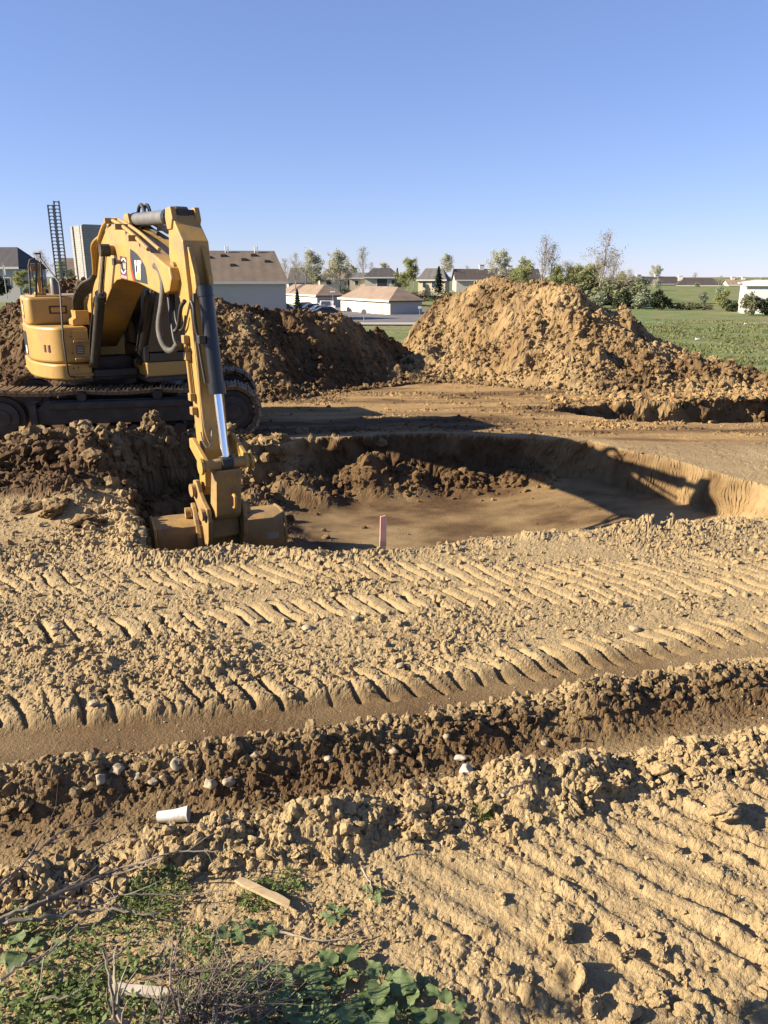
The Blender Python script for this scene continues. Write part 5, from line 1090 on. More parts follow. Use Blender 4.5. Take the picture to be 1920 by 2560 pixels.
# coupler between stick and bucket
for v_ in (-1, 1):
    cpv = SV + v_ * 0.235
    pc = MB().prism([(6.24, 0.38), (6.36, 0.40), (6.46, 0.26), (6.58, 0.17), (6.72, 0.10), (6.76, -0.06), (6.72, -0.30), (6.64, -0.46), (6.56, -0.42), (6.52, -0.20), (6.36, 0.02), (6.20, 0.16)], cpv - 0.03, cpv + 0.03).build('coupler_plate', M['worn'], EX, bevel=0.012)
    for (u_, z_, r_) in ((6.30, 0.26, 0.085), (6.64, 0.02, 0.08)): MB().cyl((u_, cpv + v_ * 0.031, z_), (u_, cpv + v_ * 0.085, z_), r_, 20).build('pin', M['worn'], pc, smooth=True)
MB().box(6.36, 6.62, SV - 0.20, SV + 0.20, -0.34, -0.06).build('coupler_body', M['worn'], EX, bevel=0.03)
# ---- grading bucket
B0, B1 = -0.80, 0.94
outer = [(5.80, -0.16), (6.08, -0.125), (6.28, -0.13), (6.39, -0.165), (6.425, -0.26), (6.435, -0.42), (6.425, -0.54), (6.39, -0.64)]
inner = [(max(u - 0.03, 5.70), z - 0.02) for u, z in outer[::-1]]
bk = MB().prism(outer + inner, B0 + 0.04, B1 - 0.04).build('bucket', M['worn'], EX, bevel=0.006, smooth=True)
for v_ in (B0, B1 - 0.04): MB().prism([(5.66, -0.34), (5.78, -0.15), (6.08, -0.115), (6.285, -0.12), (6.40, -0.157), (6.437, -0.26), (6.447, -0.42), (6.40, -0.655), (5.80, -0.56)], v_, v_ + 0.038).build('side_plate', M['yellow'] if v_ < 0 else M['worn'], bk, bevel=0.008)
MB().prism([(6.36, -0.53), (6.432, -0.53), (6.40, -0.67), (6.37, -0.67)], B0 - 0.005, B1 + 0.005).build('cutting_edge', M['mudsteel'], bk, bevel=0.004)
for v_ in (-0.24, 0.30):
    MB().prism([(6.02, 0.05), (6.16, 0.03), (6.34, -0.10), (6.50, -0.30), (6.53, -0.46), (6.49, -0.58), (6.44, -0.52), (6.42, -0.34), (6.20, -0.14), (6.0, -0.10)], SV + v_ - 0.05, SV + v_ + 0.01).build('bucket_ear', M['worn'], bk, bevel=0.01)
for v_ in (-0.24, 0.30): MB().cyl((6.12, SV + v_ + math.copysign(0.05, v_) - 0.02, -0.06), (6.12, SV + v_ + math.copysign(0.12, v_) - 0.02, -0.06), 0.075, 18).build('ear_pin', M['worn'], bk, smooth=True)
MB().add([(6.4335, 0.66, -0.36), (6.4345, 0.82, -0.36), (6.4385, 0.82, -0.45), (6.4375, 0.66, -0.45)], [(0, 1, 2, 3)]).build('maker_plate', M['galv'], bk)
ba = math.radians(-10); bk.rotation_euler = (0, 0, ba); bk.location = (6.3 - 6.3 * math.cos(ba) + 0.1 * math.sin(ba), 0.1 - 6.3 * math.sin(ba) - 0.1 * math.cos(ba), -0.05)
# shackle chain
for k in range(4):
    c0 = Vector((6.56 + 0.01 * k, 0.30 + 0.015 * k, -0.22 - 0.08 * k)); ring = []
    for a in np.linspace(0, 2 * math.pi, 13): ring.append(c0 + (Vector((0, 0.028 * math.cos(a), 0.055 * math.sin(a))) if k % 2 == 0 else Vector((0.028 * math.cos(a), 0, 0.055 * math.sin(a)))))
    MB().tube(ring, 0.011, 6).build('chain_link', M['greysteel'], bk, smooth=True)
MB().tube(catmull([(6.58, 0.29, -0.46), (6.60, 0.16, -0.48), (6.62, 0.17, -0.56), (6.62, 0.26, -0.66), (6.62, 0.36, -0.64), (6.60, 0.36, -0.54)], 6), 0.015, 8).build('hook', M['greysteel'], bk, smooth=True)
# ---- loose hoses looping from boom nose to stick
def hose(pix, r, mat, us, name='hose'):
    MB().tube(catmull([FRONT(px, py, u) for (px, py), u in zip(pix, us)], 8), r, 10).build(name, mat, EX, smooth=True)
hose([(388, 664), (400, 676), (408, 710), (405, 760), (398, 810), (402, 845), (416, 872), (432, 876), (446, 858)], 0.042, M['dustrubber'], (5.3, 5.45, 5.6, 5.7, 5.8, 5.9, 6.0, 6.1, 6.2))
hose([(412, 672), (424, 700), (428, 760), (426, 800), (434, 828), (446, 815), (452, 770), (462, 752)], 0.026, M['rubber'], (5.4, 5.5, 5.7, 5.8, 5.9, 6.0, 6.2, 6.3))
hose([(418, 676), (430, 705), (436, 760), (440, 800), (450, 825), (460, 815), (464, 790)], 0.016, M['rubber'], (5.4, 5.5, 5.7, 5.9, 6.0, 6.15, 6.25))
hose([(416, 690), (421, 740), (428, 800), (436, 850), (444, 866)], 0.020, M['rubber'], (5.3, 5.5, 5.8, 6.0, 6.15))
hose([(478, 752), (484, 772), (486, 800), (492, 832)], 0.018, M['rubber'], (6.45, 6.5, 6.5, 6.5))
hose([(502, 1080), (508, 1105), (520, 1120), (528, 1100), (530, 1070)], 0.010, M['greysteel'], (6.50, 6.55, 6.6, 6.55, 6.50))

# ================================================================== SMALL THINGS ON THE SITE
def soil_obj(name, px, py, r, seed, wet, och, label, group, mat=None, blocky=0.6, rough=0.7, flat=0.85, sub=3, sink=0.30, kind='clod'):
    if kind == 'clod' and py > 1800: r = r * (0.62 if py > 2300 else 0.78)
    p = G(px, py, 0.05); z = zat(p[0], p[1]); p = G(px, py, max(z, -0.9)); z = zat(p[0], p[1])
    V, Fc = clod_shape(sub, seed, rough, blocky); rg = np.random.default_rng(seed)
    V = V * rg.uniform(0.8, 1.2, 3) * r; V[:, 2] *= flat; a = rg.uniform(0, 6.28); ca, sa = math.cos(a), math.sin(a); V = V @ np.array(((ca, sa, 0), (-sa, ca, 0), (0, 0, 1)))
    n = len(V); o = mesh_np(name, V, Fc, mat or M['soil'], smooth=(mat is not None), attrs={'wet': np.full(n, wet), 'ochre': np.full(n, och)}); o.location = (p[0], p[1], z + r * (0.75 - sink) * flat)
    return tag(o, label, kind, group)
M['stone'] = plain('pale_limestone', (0.40, 0.325, 0.215), 0.85, var=0.2, scale=14, bumpk=0.4)
M['whitestone'] = plain('white_limestone', (0.56, 0.51, 0.42), 0.85, var=0.12, scale=14, bumpk=0.4)
k = 100
for (px, py, r) in ((637, 1880, 0.028), (570, 1909, 0.036), (519, 1913, 0.042), (409, 1947, 0.036), (380, 1936, 0.03), (215, 1934, 0.026), (251, 1897, 0.028), (173, 1890, 0.036), (195, 1889, 0.026), (291, 1930, 0.036), (345, 1950, 0.03), (252, 1945, 0.045), (440, 1905, 0.045), (1362, 1866, 0.03), (820, 1875, 0.03), (1115, 1858, 0.026), (1700, 1760, 0.03), (985, 1885, 0.034)):
    soil_obj('stone', px, py, r, k, 0, 0, 'pale angular stone lodged along the dark berm of clods', 'pale stones in the dark berm', M['stone'], 1.0, 0.35, 0.85, 3, 0.2, 'stone'); k += 1
soil_obj('stone', 1163, 1928, 0.052, 301, 0, 0, 'white split stone, larger of a touching pair below the dark berm', 'white stone pair', M['whitestone'], 1.0, 0.3, 0.8, 3, 0.15, 'stone')
soil_obj('stone', 1152, 1905, 0.038, 303, 0, 0, 'flat white stone, smaller of a touching pair below the dark berm', 'white stone pair', M['whitestone'], 1.0, 0.3, 0.5, 3, 0.1, 'stone')
for (px, py, r) in ((765, 1572, 0.04), (888, 1548, 0.045), (1000, 1668, 0.04), (235, 1775, 0.035), (1585, 1575, 0.05), (140, 1570, 0.045)):
    soil_obj('stone', px, py, r, k, 0, 0, 'pale stone lying alone on the churned tan ground before the pit', 'pale stones on churned ground', M['stone'], 1.0, 0.35, 0.7, 3, 0.2, 'stone'); k += 1
soil_obj('dirt_clod', 1805, 2035, 0.105, 501, 0.0, 0.15, 'big rounded tan clod sitting alone beside the ridged ground, long shadow', None, sub=4, blocky=0.3)
soil_obj('dirt_clod', 1480, 1950, 0.085, 502, 0.0, 0.15, 'wedge shaped tan clod on top of the pale berm', None, sub=4)
soil_obj('dirt_clod', 1665, 1945, 0.095, 503, 0.0, 0.15, 'squarish tan clod standing proud at the right stretch of the pale berm', None, sub=4)
soil_obj('dirt_clod', 1438, 2445, 0.110, 504, 0.05, 0.15, 'large knobbly clod casting a broad shadow near the shaded foot of the slope', None, sub=4, rough=0.9)
soil_obj('dirt_clod', 1400, 2330, 0.075, 505, 0.05, 0.15, 'upright split clod standing behind the large knobbly clod', None, sub=4, flat=1.15)
k = 520
for (px, py, r) in ((620, 2105, .07), (560, 2135, .065), (690, 2110, .06), (740, 2085, .06), (825, 2090, .055), (890, 2060, .06), (930, 2040, .075), (1000, 2065, .075), (1040, 2020, .08), (1060, 2085, .07), (1110, 2065, .075), (1130, 2110, .06), (1170, 2085, .065), (1250, 2075, .075), (1285, 2090, .06), (1225, 2000, .055), (1340, 2000, .05), (1400, 1985, .055), (1430, 2010, .06), (1540, 1985, .065), (1590, 1955, .05), (1740, 1925, .055), (1810, 1905, .07), (1870, 1890, .06), (500, 2160, .06), (830, 2145, .045), (470, 2190, .05), (1470, 2020, .045)):
    soil_obj('dirt_clod', px, py, r, k, 0.02 + 0.1 * random.random(), 0.15, 'crumbly tan clod heaped on the pale berm below the dark one', 'tan clods of the pale berm', rough=1.0, blocky=0.5, sub=4, sink=0.5); k += 1
for (px, py, r) in ((1500, 2350, .05), (1560, 2400, .065), (1610, 2340, .055), (1660, 2380, .06), (1545, 2330, .035), (1320, 2440, .05), (1250, 2420, .045), (1700, 2440, .055), (1780, 2400, .045), (1480, 2520, .075), (1560, 2545, .07), (1640, 2500, .06), (1350, 2530, .07), (1730, 2540, .07), (1850, 2520, .06), (1900, 2480, .045), (1690, 2130, .04), (1740, 2140, .035), (1560, 2120, .03), (1420, 2150, .035), (1250, 2250, .04)):
    soil_obj('dirt_clod', px, py, r, k, 0.05 + 0.1 * random.random(), 0.15, 'loose tan clod scattered over the ridged pale ground', 'tan clods on the ridged ground', rough=1.0, blocky=0.6, sub=4 if r > 0.045 else 3, sink=0.5); k += 1
for (px, py, r) in ((60, 1990, .06), (120, 2010, .05), (30, 2040, .06), (200, 2180, .06), (110, 2170, .055), (210, 2195, .05), (60, 2130, .05), (150, 2150, .045), (330, 2170, .05), (390, 2180, .05)):
    soil_obj('dirt_clod', px, py, r, k, 0.45, 0.2, 'brown clod in the damp trough behind the dead branches', 'brown clods behind the branches', rough=1.0, blocky=0.6, sub=4 if r > 0.045 else 3, sink=0.5); k += 1
for (px, py, r) in ((90, 1085, .36), (240, 1092, .20), (290, 1088, .16), (330, 1092, .12), (120, 1155, .20), (205, 1175, .16), (60, 1215, .14), (375, 1105, .13), (700, 1180, .20), (760, 1165, .14), (610, 1165, .22), (950, 1180, .13), (640, 1225, .13), (560, 1200, .14)):
    soil_obj('dirt_clod', px, py + (40 if py < 1120 else 20), r, k, 0.55, 0.35, 'large damp brown lump of dug soil around the pit edge by the tracks', 'damp lumps round the pit', rough=0.85, blocky=0.6, sub=4 if r > 0.15 else 3, sink=0.5, flat=0.7 if r < 0.3 else 0.42); k += 1
# survey stake
p = G(957, 1382, 0.0); z = zat(p[0], p[1]); t = thing('survey_stake', 'pink painted wooden survey stake driven at the near lip of the pit', 'stake', (p[0], p[1], z - 0.08), 0.12)
M['pinkpaint'] = plain('pink_spray_paint', (0.90, 0.46, 0.38), 0.7, var=0.15, scale=9); M['wood'] = plain('pale_raw_wood', (0.52, 0.38, 0.21), 0.8, var=0.25, scale=16)
MB().prism([(-0.036, 0), (0.036, 0), (0.038, 0.41), (0.026, 0.445), (-0.032, 0.435)], -0.009, 0.009).build('lath', M['pinkpaint'], t, bevel=0.002); t.rotation_euler = (math.radians(-4), math.radians(1.5), 0.25)
MB().box(-0.0365, 0.0365, -0.0096, 0.0096, 0.10, 0.16).build('bare_wood_band', M['wood'], t)
# paper cup
def cup_mat():
    m, n, b = nodes('dirty_white_paper_cup'); co = texco(n); f = noise(n, 22, 5, 0.7, co); f2 = noise(n, 9, 4, 0.6, co)
    c = mix(n, ramp(n, f, [(0.52, 0.0), (0.70, 1.0)]), (0.74, 0.74, 0.71), (0.42, 0.33, 0.22)); c = mix(n, ramp(n, f2, [(0.60, 0.0), (0.72, 0.6)]), c, (0.62, 0.33, 0.28)); n.links.new(c, b.inputs['Base Color']); b.inputs['Roughness'].default_value = 0.55; return m
M['cup'] = cup_mat()
p = G(434, 2042, -0.02); z = zat(p[0], p[1]); t = thing('paper_cup', 'crushed white paper cup lying on its side in the damp trough', 'cup', (p[0], p[1], z + 0.035), math.radians(6))
mb = MB(); n_ = 26; prof = [(-0.088, 0.0285), (-0.088, 0.031), (-0.06, 0.033), (0.0, 0.037), (0.05, 0.041), (0.082, 0.0435)]; V = []; Fc = []
for (x_, r_) in prof + [(x, r - 0.0015) for x, r in prof[::-1]]:
    for j in range(n_):
        a = 2 * math.pi * j / n_; dent = 1 - 0.16 * math.exp(-((x_ - 0.01) / 0.05) ** 2) * max(0, math.cos(a - 1.0)) ** 2; V.append((x_, r_ * math.cos(a) * dent, r_ * math.sin(a) * dent))
m_ = len(prof) * 2
for i_ in range(m_ - 1):
    for j in range(n_): Fc.append((i_ * n_ + j, i_ * n_ + (j + 1) % n_, (i_ + 1) * n_ + (j + 1) % n_, (i_ + 1) * n_ + j))
Fc.append(tuple(range(n_))[::-1]); mb.add(V, Fc); mb.build('cup_wall', M['cup'], t, smooth=True)
ring = [(0.083, 0.0445 * math.cos(a), 0.0445 * math.sin(a)) for a in np.linspace(0, 2 * math.pi, 27)]; MB().tube(ring, 0.0028, 6, cap=False).build('rolled_rim', M['cup'], t, smooth=True)
t.rotation_euler = (0.3, math.radians(-5), math.radians(4))
# scraps of wood
def slat(label, a, b, wd, th, mat, lift=0.02, name='wood_slat'):
    A = G(a[0], a[1], 0.0); B = G(b[0], b[1], 0.0); A[2] = zat(A[0], A[1]) + lift; B[2] = zat(B[0], B[1]) + lift; d = Vector(B) - Vector(A); L = d.length
    mb = MB(); rg = np.random.default_rng(int(a[0])); n = 7; top = [(L * i / n, wd / 2 * (1 - 0.25 * (i in (0, n)))) for i in range(n + 1)]; pts = [(x, y + rg.normal(0, wd * 0.03)) for x, y in top] + [(x + rg.normal(0, 0.01), -y + rg.normal(0, wd * 0.03)) for x, y in top[::-1]]
    mb.prism(pts, -th / 2, th / 2, 'z'); o = mb.build(name, mat, None, bevel=0.002); o.location = A; o.rotation_euler = d.to_track_quat('X', 'Z').to_euler(); return tag(o, label, 'wood')
slat('pale split wood slat lying among the weeds', (597, 2226), (722, 2282), 0.045, 0.014, M['wood'], 0.05)
slat('bleached wood chip half hidden under the brush', (285, 2505), (420, 2512), 0.04, 0.02, plain('bleached_wood', (0.62, 0.53, 0.40), 0.8, var=0.2, scale=15), 0.06)
# white specks of crushed stone
def specks():
    rg = np.random.default_rng(77); xs = []; ys = []
    x, y = near_line(PATH, 420, 0.16); xs.append(x); ys.append(y)
    x, y = near_line(BERM2, 420, 0.05); xs.append(x); ys.append(y - 0.22); x, y = near_line(BERM1, 260, 0.15); xs.append(x); ys.append(y - 0.25)
    n = 260; y = rg.uniform(2.3, 4, n); xs.append(rg.uniform(-0.2, 0.6, n) * y); ys.append(y)
    x = np.concatenate(xs); y = np.concatenate(ys); z = ground_fields(x, y)[0]; n = len(x); r = 0.0028 + 0.0055 * rg.random(n) ** 2.5
    tag(clod_mesh('crushed_stone_specks', np.stack([x, y, z], -1), r, np.zeros(n), np.zeros(n), 1, None, M['whitestone'], sink=0.1), 'tiny white stone chips sprinkled over the wheel path and berms', 'gravel', kind='stuff')
specks()

# ================================================================== WEEDS
def leaf_material(name, a, b):
    m, n, bs = nodes(name); co = texco(n); mid = attr(n, 'mid'); oi = N(n, 'ShaderNodeObjectInfo'); rnd = oi.outputs['Random']; f = noise(n, 30, 4, 0.6, co)
    c = mix(n, rnd, a, b); c = mix(n, 0.5, c, ramp(n, f, [(0.3, 0.6), (0.7, 1.35)]), 'MULTIPLY'); c = mix(n, ramp(n, mid, [(0.0, 0.75), (0.10, 0.0)]), c, (0.24, 0.30, 0.14))
    n.links.new(c, bs.inputs['Base Color']); bs.inputs['Roughness'].default_value = 0.48; bump(n, bs, noise(n, 45, 3, 0.6, co), 0.5, 0.006)
    tl = N(n, 'ShaderNodeBsdfTranslucent'); n.links.new(c, tl.inputs['Color']); ms = N(n, 'ShaderNodeMixShader'); ms.inputs[0].default_value = 0.25
    out = n.nodes['Material Output']; n.links.new(bs.outputs[0], ms.inputs[1]); n.links.new(tl.outputs[0], ms.inputs[2]); n.links.new(ms.outputs[0], out.inputs['Surface']); return m
M['weedleaf'] = leaf_material('broad_weed_leaf', (0.12, 0.185, 0.05), (0.22, 0.29, 0.10)); M['weedsmall'] = leafmat('small_weed_leaves', (0.12, 0.19, 0.045), (0.23, 0.28, 0.095), 0.35)
def leaf_mesh(seed, L=1.0, W=0.62):
    rg = np.random.default_rng(seed); nt_, nw = 11, 9; V = []; mid = []; ph = rg.uniform(0, 6.28); curl = rg.uniform(0.15, 0.45); droop = rg.uniform(0.35, 0.8); stem = 0.55
    for i in range(nt_):
        t = i / (nt_ - 1); w_ = W * (math.sin(math.pi * min(1, t * 0.96 + 0.04) ** 0.62)) ** 0.8 * (1 - 0.15 * t)
        if t == 0: w_ = W * 0.30
        for j in range(nw):
            s = (j / (nw - 1)) * 2 - 1; x = stem + L * t - (0.16 * L * abs(s) ** 1.5 if t < 0.25 else 0) * (1 - t * 4 if t < 0.25 else 0); y = s * w_ / 2
            z = stem * 0.75 + droop * (0.55 * t - 1.0 * t * t) * L * 0.7 + curl * W * 0.55 * abs(s) ** 1.3 * (0.6 - t * 0.5) + 0.07 * math.sin(ph + t * 14 + s * 3) * abs(s) ** 2 + 0.03 * math.sin(ph * 2 + t * 21) * abs(s); V.append((x, y, z)); mid.append(abs(s) * w_)
    Fc = [(i * nw + j, (i + 1) * nw + j, (i + 1) * nw + j + 1, i * nw + j + 1) for i in range(nt_ - 1) for j in range(nw - 1)]
    st = MB().tube(catmull([(0, 0, 0), (stem * 0.5, 0, stem * 0.5), (stem + 0.02, 0, stem * 0.745)], 4), [0.03] * 8 + [0.018], 5, cap=False); o0 = len(V); V += st.v; Fc += [tuple(i + o0 for i in f) for f in st.f]; mid += [0.0] * len(st.v)
    me = bpy.data.meshes.new('leaf'); me.from_pydata(V, [], Fc); me.materials.append(M['weedleaf']); me.polygons.foreach_set('use_smooth', [True] * len(me.polygons)); at = me.attributes.new('mid', 'FLOAT', 'POINT'); at.data.foreach_set('value', mid); return me
LEAVES = [leaf_mesh(s, 1.0, w_) for s, w_ in ((1, .80), (2, .92), (3, .72), (4, 1.0), (5, .85), (6, .66), (7, .9))]
rgp = random.Random(5)
def broadleaf(px, py, size, nleaf, label, group='broad-leaved weeds at the foot of the picture slope'):
    p = G(px, py, 0.02); z = zat(p[0], p[1]); t = thing('broadleaf_weed', label, 'weed', (p[0], p[1], z), rgp.uniform(0, 6.28), group); a = rgp.uniform(0, 6)
    for i in range(nleaf):
        o = bpy.data.objects.new('leaf', rgp.choice(LEAVES)); link(o, t); a += 2.4 + rgp.uniform(-0.4, 0.4); s = 0.8 * size * rgp.uniform(0.6, 1.15) * (0.7 + 0.3 * (i < nleaf * 0.7))
        o.scale = (s, s * rgp.uniform(0.85, 1.15), s); o.rotation_euler = (rgp.uniform(-0.3, 0.3), -rgp.uniform(-0.15, 0.75) * (i / nleaf), a)
    return t
g1 = 'dense broad-leaved weeds below the brush'
for (px, py, s_, n_) in ((740, 2480, .12, 9), (850, 2440, .115, 9), (955, 2455, .12, 8), (800, 2555, .13, 10), (905, 2540, .125, 9), (690, 2555, .12, 9), (1010, 2540, .12, 8), (660, 2440, .105, 8), (780, 2610, .13, 9), (930, 2620, .13, 9), (1075, 2600, .12, 8), (620, 2610, .12, 8), (1120, 2540, .09, 5), (560, 2540, .10, 6)):
    broadleaf(px, py, s_, n_, 'dark green broad-leaved weed in the dense patch below the brush', g1)
broadleaf(1050, 2475, 0.085, 6, 'upright broad-leaved weed with round pale leaf at the edge of the dense patch', None)
broadleaf(840, 2285, 0.075, 8, 'small lone broad-leaved weed beside the split slat, leaves folded', None); broadleaf(935, 2240, 0.060, 6, 'pale-tipped little weed by a dark twig below the pale berm', None)
broadleaf(575, 2325, 0.085, 7, 'broad-leaved weed with one bright leaf above the brush tangle', None); broadleaf(650, 2330, 0.08, 6, 'broad-leaved weed with bright leaf next to the brush tangle', None); broadleaf(60, 2375, 0.10, 6, 'pale broad-leaved weed beside the long fallen branches', None); broadleaf(160, 2370, 0.08, 5, 'grey green broad-leaved weed under the long fallen branches', None)
SW_KIND = 'stuff'
def small_weed(px, py, rad, n, ls, hgt, label, group, mat='weedsmall', name='low_weed'):
    p = G(px, py, 0.02); z = zat(p[0], p[1]); rg = np.random.default_rng(int(px * 7 + py)); V = []; Fc = []
    for i in range(n):
        a = rg.uniform(0, 6.28); r = rad * rg.random() ** 0.6; x0, y0 = r * math.cos(a), r * math.sin(a); h = hgt * rg.uniform(0.3, 1.0) * (1.15 - r / rad * 0.6); lx, ly = rg.normal(0, 0.35 * h, 2); top = np.array((x0 + lx, y0 + ly, h)); m_ = 4
        for k in range(m_):
            f = (k + 1) / m_; c = np.array((x0, y0, 0)) * (1 - f) + top * f; d = rg.normal(size=3); d[2] = abs(d[2]) * 0.5; d /= np.linalg.norm(d); b = np.cross(d, (0, 0, 1)); b /= np.linalg.norm(b) + 1e-6; s = ls * rg.uniform(0.6, 1.3); o0 = len(V)
            V += [c, c + d * s * 0.5 + b * s * 0.28, c + d * s, c + d * s * 0.5 - b * s * 0.28]; Fc.append((o0, o0 + 1, o0 + 2, o0 + 3))
    V = np.array(V); zz = ground_fields(V[:, 0] + p[0], V[:, 1] + p[1])[0] - z; V[:, 2] += np.clip(zz, -0.06, 0.06); o = mesh_np(name, V, np.array(Fc), M[mat], smooth=False); o.location = (p[0], p[1], z); o['kind'] = 'stuff'; return tag(o, label, 'weed', group)
g2 = 'low leafy weeds under the branches'
for (px, py, rad, n, ls, h) in ((330, 2440, .14, 70, .028, .07), (200, 2420, .16, 70, .026, .06), (80, 2470, .16, 80, .028, .07), (150, 2540, .18, 100, .030, .08), (300, 2550, .16, 90, .030, .09), (20, 2330, .12, 60, .026, .06), (250, 2340, .14, 60, .022, .05), (480, 2380, .12, 60, .026, .08), (520, 2450, .12, 70, .028, .08), (420, 2560, .15, 80, .03, .10), (40, 2570, .15, 80, .03, .09), (380, 2320, .12, 50, .022, .07), (230, 2480, .14, 70, .026, .06), (120, 2330, .12, 50, .022, .05), (600, 2470, .10, 50, .03, .10), (470, 2520, .12, 60, .03, .1)):
    small_weed(px, py, rad, int(n * 0.62), ls * 1.05, h, 'low leafy green weed spreading under the dead branches', g2)
small_weed(400, 2235, .15, 200, .016, .07, 'feathery green weed mat at the edge of the pale berm', None); small_weed(330, 2262, .09, 90, .016, .05, 'small feathery weed left of the feathery mat', None)
small_weed(650, 2235, .10, 90, .020, .05, 'small leafy weed cushion by the upper end of the split slat', None); small_weed(720, 2205, .09, 60, .018, .04, 'sparse seedlings above the split slat', None)
def litter():
    rg = np.random.default_rng(31); n = 1500; px = rg.uniform(-60, 1000, n); py = 2230 + 360 * rg.random(n); pos = []
    x = []; y = []
    for a, b in zip(px, py): q = G(a, b, 0.02); x.append(q[0]); y.append(q[1])
    x = np.array(x); y = np.array(y); z = ground_fields(x, y)[0]; P = np.stack([x, y, z + 0.008], -1); V, Fc = leaf_quads(P, 0.011, rg); V[:, 2] = np.repeat(z, 4) + 0.004 + np.abs(V[:, 2] - np.repeat(z, 4)) * 0.5
    tag(mesh_np('dry_leaf_litter', V, Fc, leafmat('dry_leaf_litter', (0.20, 0.13, 0.07), (0.34, 0.25, 0.14), 0.1), smooth=False), 'dry brown leaf bits strewn between weeds and branches', 'litter', kind='stuff')
litter()
# grass tuft on the pale berm
p = G(1205, 2012, 0.1); z = zat(p[0], p[1]); rg = np.random.default_rng(9); mb = MB()
for i in range(150):
    a = rg.uniform(0, 6.28); r = 0.055 * rg.random() ** 0.5; x0, y0 = r * 1.5 * math.cos(a), r * math.sin(a); h = rg.uniform(0.04, 0.09); lx, ly = rg.normal(0, 0.02, 2); mb.add([(x0 - 0.0022, y0, -0.02), (x0 + 0.0022, y0, -0.02), (x0 + lx, y0 + ly, h)], [(0, 1, 2)])
M['grassblade'] = leafmat('green_grass_blades', (0.045, 0.10, 0.02), (0.09, 0.15, 0.04), 0.3)
o = mb.build('grass_tuft', M['grassblade']); o.location = (p[0], p[1], z); tag(o, 'small green grass tuft growing between clods of the pale berm', 'grass')

# ================================================================== DEAD BRANCHES
M['twig'] = plain('grey_brown_dead_wood', (0.20, 0.165, 0.13), 0.8, var=0.35, scale=25); M['twigpale'] = plain('pale_dry_stalk', (0.36, 0.29, 0.20), 0.8, var=0.25, scale=25); M['twigred'] = plain('reddish_dead_twig', (0.17, 0.115, 0.08), 0.75, var=0.3, scale=25)
rgb = random.Random(21)
def branch(pix, r0, label, group, hts, mat='twig', twigs=4, name='dead_branch'):
    pts = []
    for i, (px, py) in enumerate(pix):
        h = hts[i] if isinstance(hts, (list, tuple)) else hts; q = G(px, py, 0.0); z = zat(q[0], q[1]) + h; q = G(px, py, z); pts.append(Vector(q))
    sp = catmull(pts, 6); n = len(sp); mb = MB(); mb.tube([p + Vector((rgb.gauss(0, r0 * 0.35), rgb.gauss(0, r0 * 0.35), rgb.gauss(0, r0 * 0.35))) for p in sp], [r0 * (1 - 0.72 * i / (n - 1)) for i in range(n)], 6)
    for k in range(twigs):
        i = rgb.randint(n // 5, n - 3); d = (sp[i + 1] - sp[i]).normalized(); L = rgb.uniform(0.08, 0.26); q = [sp[i]]; dd = (d + Vector((rgb.gauss(0, .6), rgb.gauss(0, .6), rgb.gauss(0.25, .4)))).normalized()
        for s in range(3): dd = (dd + Vector((rgb.gauss(0, .2), rgb.gauss(0, .2), rgb.gauss(0, .2)))).normalized(); q.append(q[-1] + dd * L / 3)
        rr = r0 * (1 - 0.72 * i / (n - 1)) * 0.6; mb.tube(q, [rr, rr * 0.8, rr * 0.6, rr * 0.3], 5)
    base = sp[0].copy(); mb.v = [(a - base.x, b - base.y, c - base.z) for a, b, c in mb.v]; o = mb.build(name, M[mat], None, smooth=True); o.location = base; return tag(o, label, 'branch', group)
branch([(-60, 2320), (0, 2298), (84, 2264), (160, 2226), (236, 2200), (312, 2180), (405, 2150)], 0.012, 'long dark branch slanting up over the brown clods', None, [.10, .10, .10, .09, .08, .08, .10], twigs=6)
branch([(-60, 2312), (0, 2306), (84, 2296), (190, 2281), (262, 2272), (338, 2281), (397, 2296)], 0.013, 'nearly level dark branch lying above the low weeds', None, [.08, .08, .08, .07, .07, .06, .05], twigs=5)
branch([(-50, 2260), (0, 2217), (84, 2137), (160, 2078), (236, 2057), (300, 2029)], 0.008, 'thin branch arching across the damp trough', None, [.12, .12, .12, .10, .10, .08], twigs=5)
branch([(118, 2247), (236, 2196), (320, 2166), (400, 2141), (455, 2128), (545, 2128)], 0.009, 'slim dark branch ending in fine twigs below the paper cup', None, [.10, .09, .08, .09, .09, .1], twigs=6)
branch([(-40, 2240), (20, 2190), (60, 2160), (110, 2080), (130, 2040)], 0.006, 'thin upright twig at the clods beside the long branches', None, [.1, .14, .16, .2, .24], 'twigred', 3)
branch([(150, 2240), (230, 2260), (300, 2240), (380, 2235), (470, 2240), (560, 2225)], 0.006, 'fine twig lying over the feathery weed', None, .06, 'twig', 5)
branch([(0, 2450), (60, 2410), (110, 2390), (150, 2360)], 0.008, 'short forked branch over the low weeds', None, [.12, .12, .10, .10], 'twigpale', 5)
branch([(100, 2500), (170, 2490), (210, 2470)], 0.008, 'bleached crooked twig among low weeds', None, .06, 'twigpale', 2)
branch([(230, 2430), (300, 2380), (340, 2335), (365, 2318)], 0.006, 'straight thin twig propped above the low weeds', None, [.05, .08, .12, .15], 'twig', 3)
g3 = 'dead branches of the brush tangle'
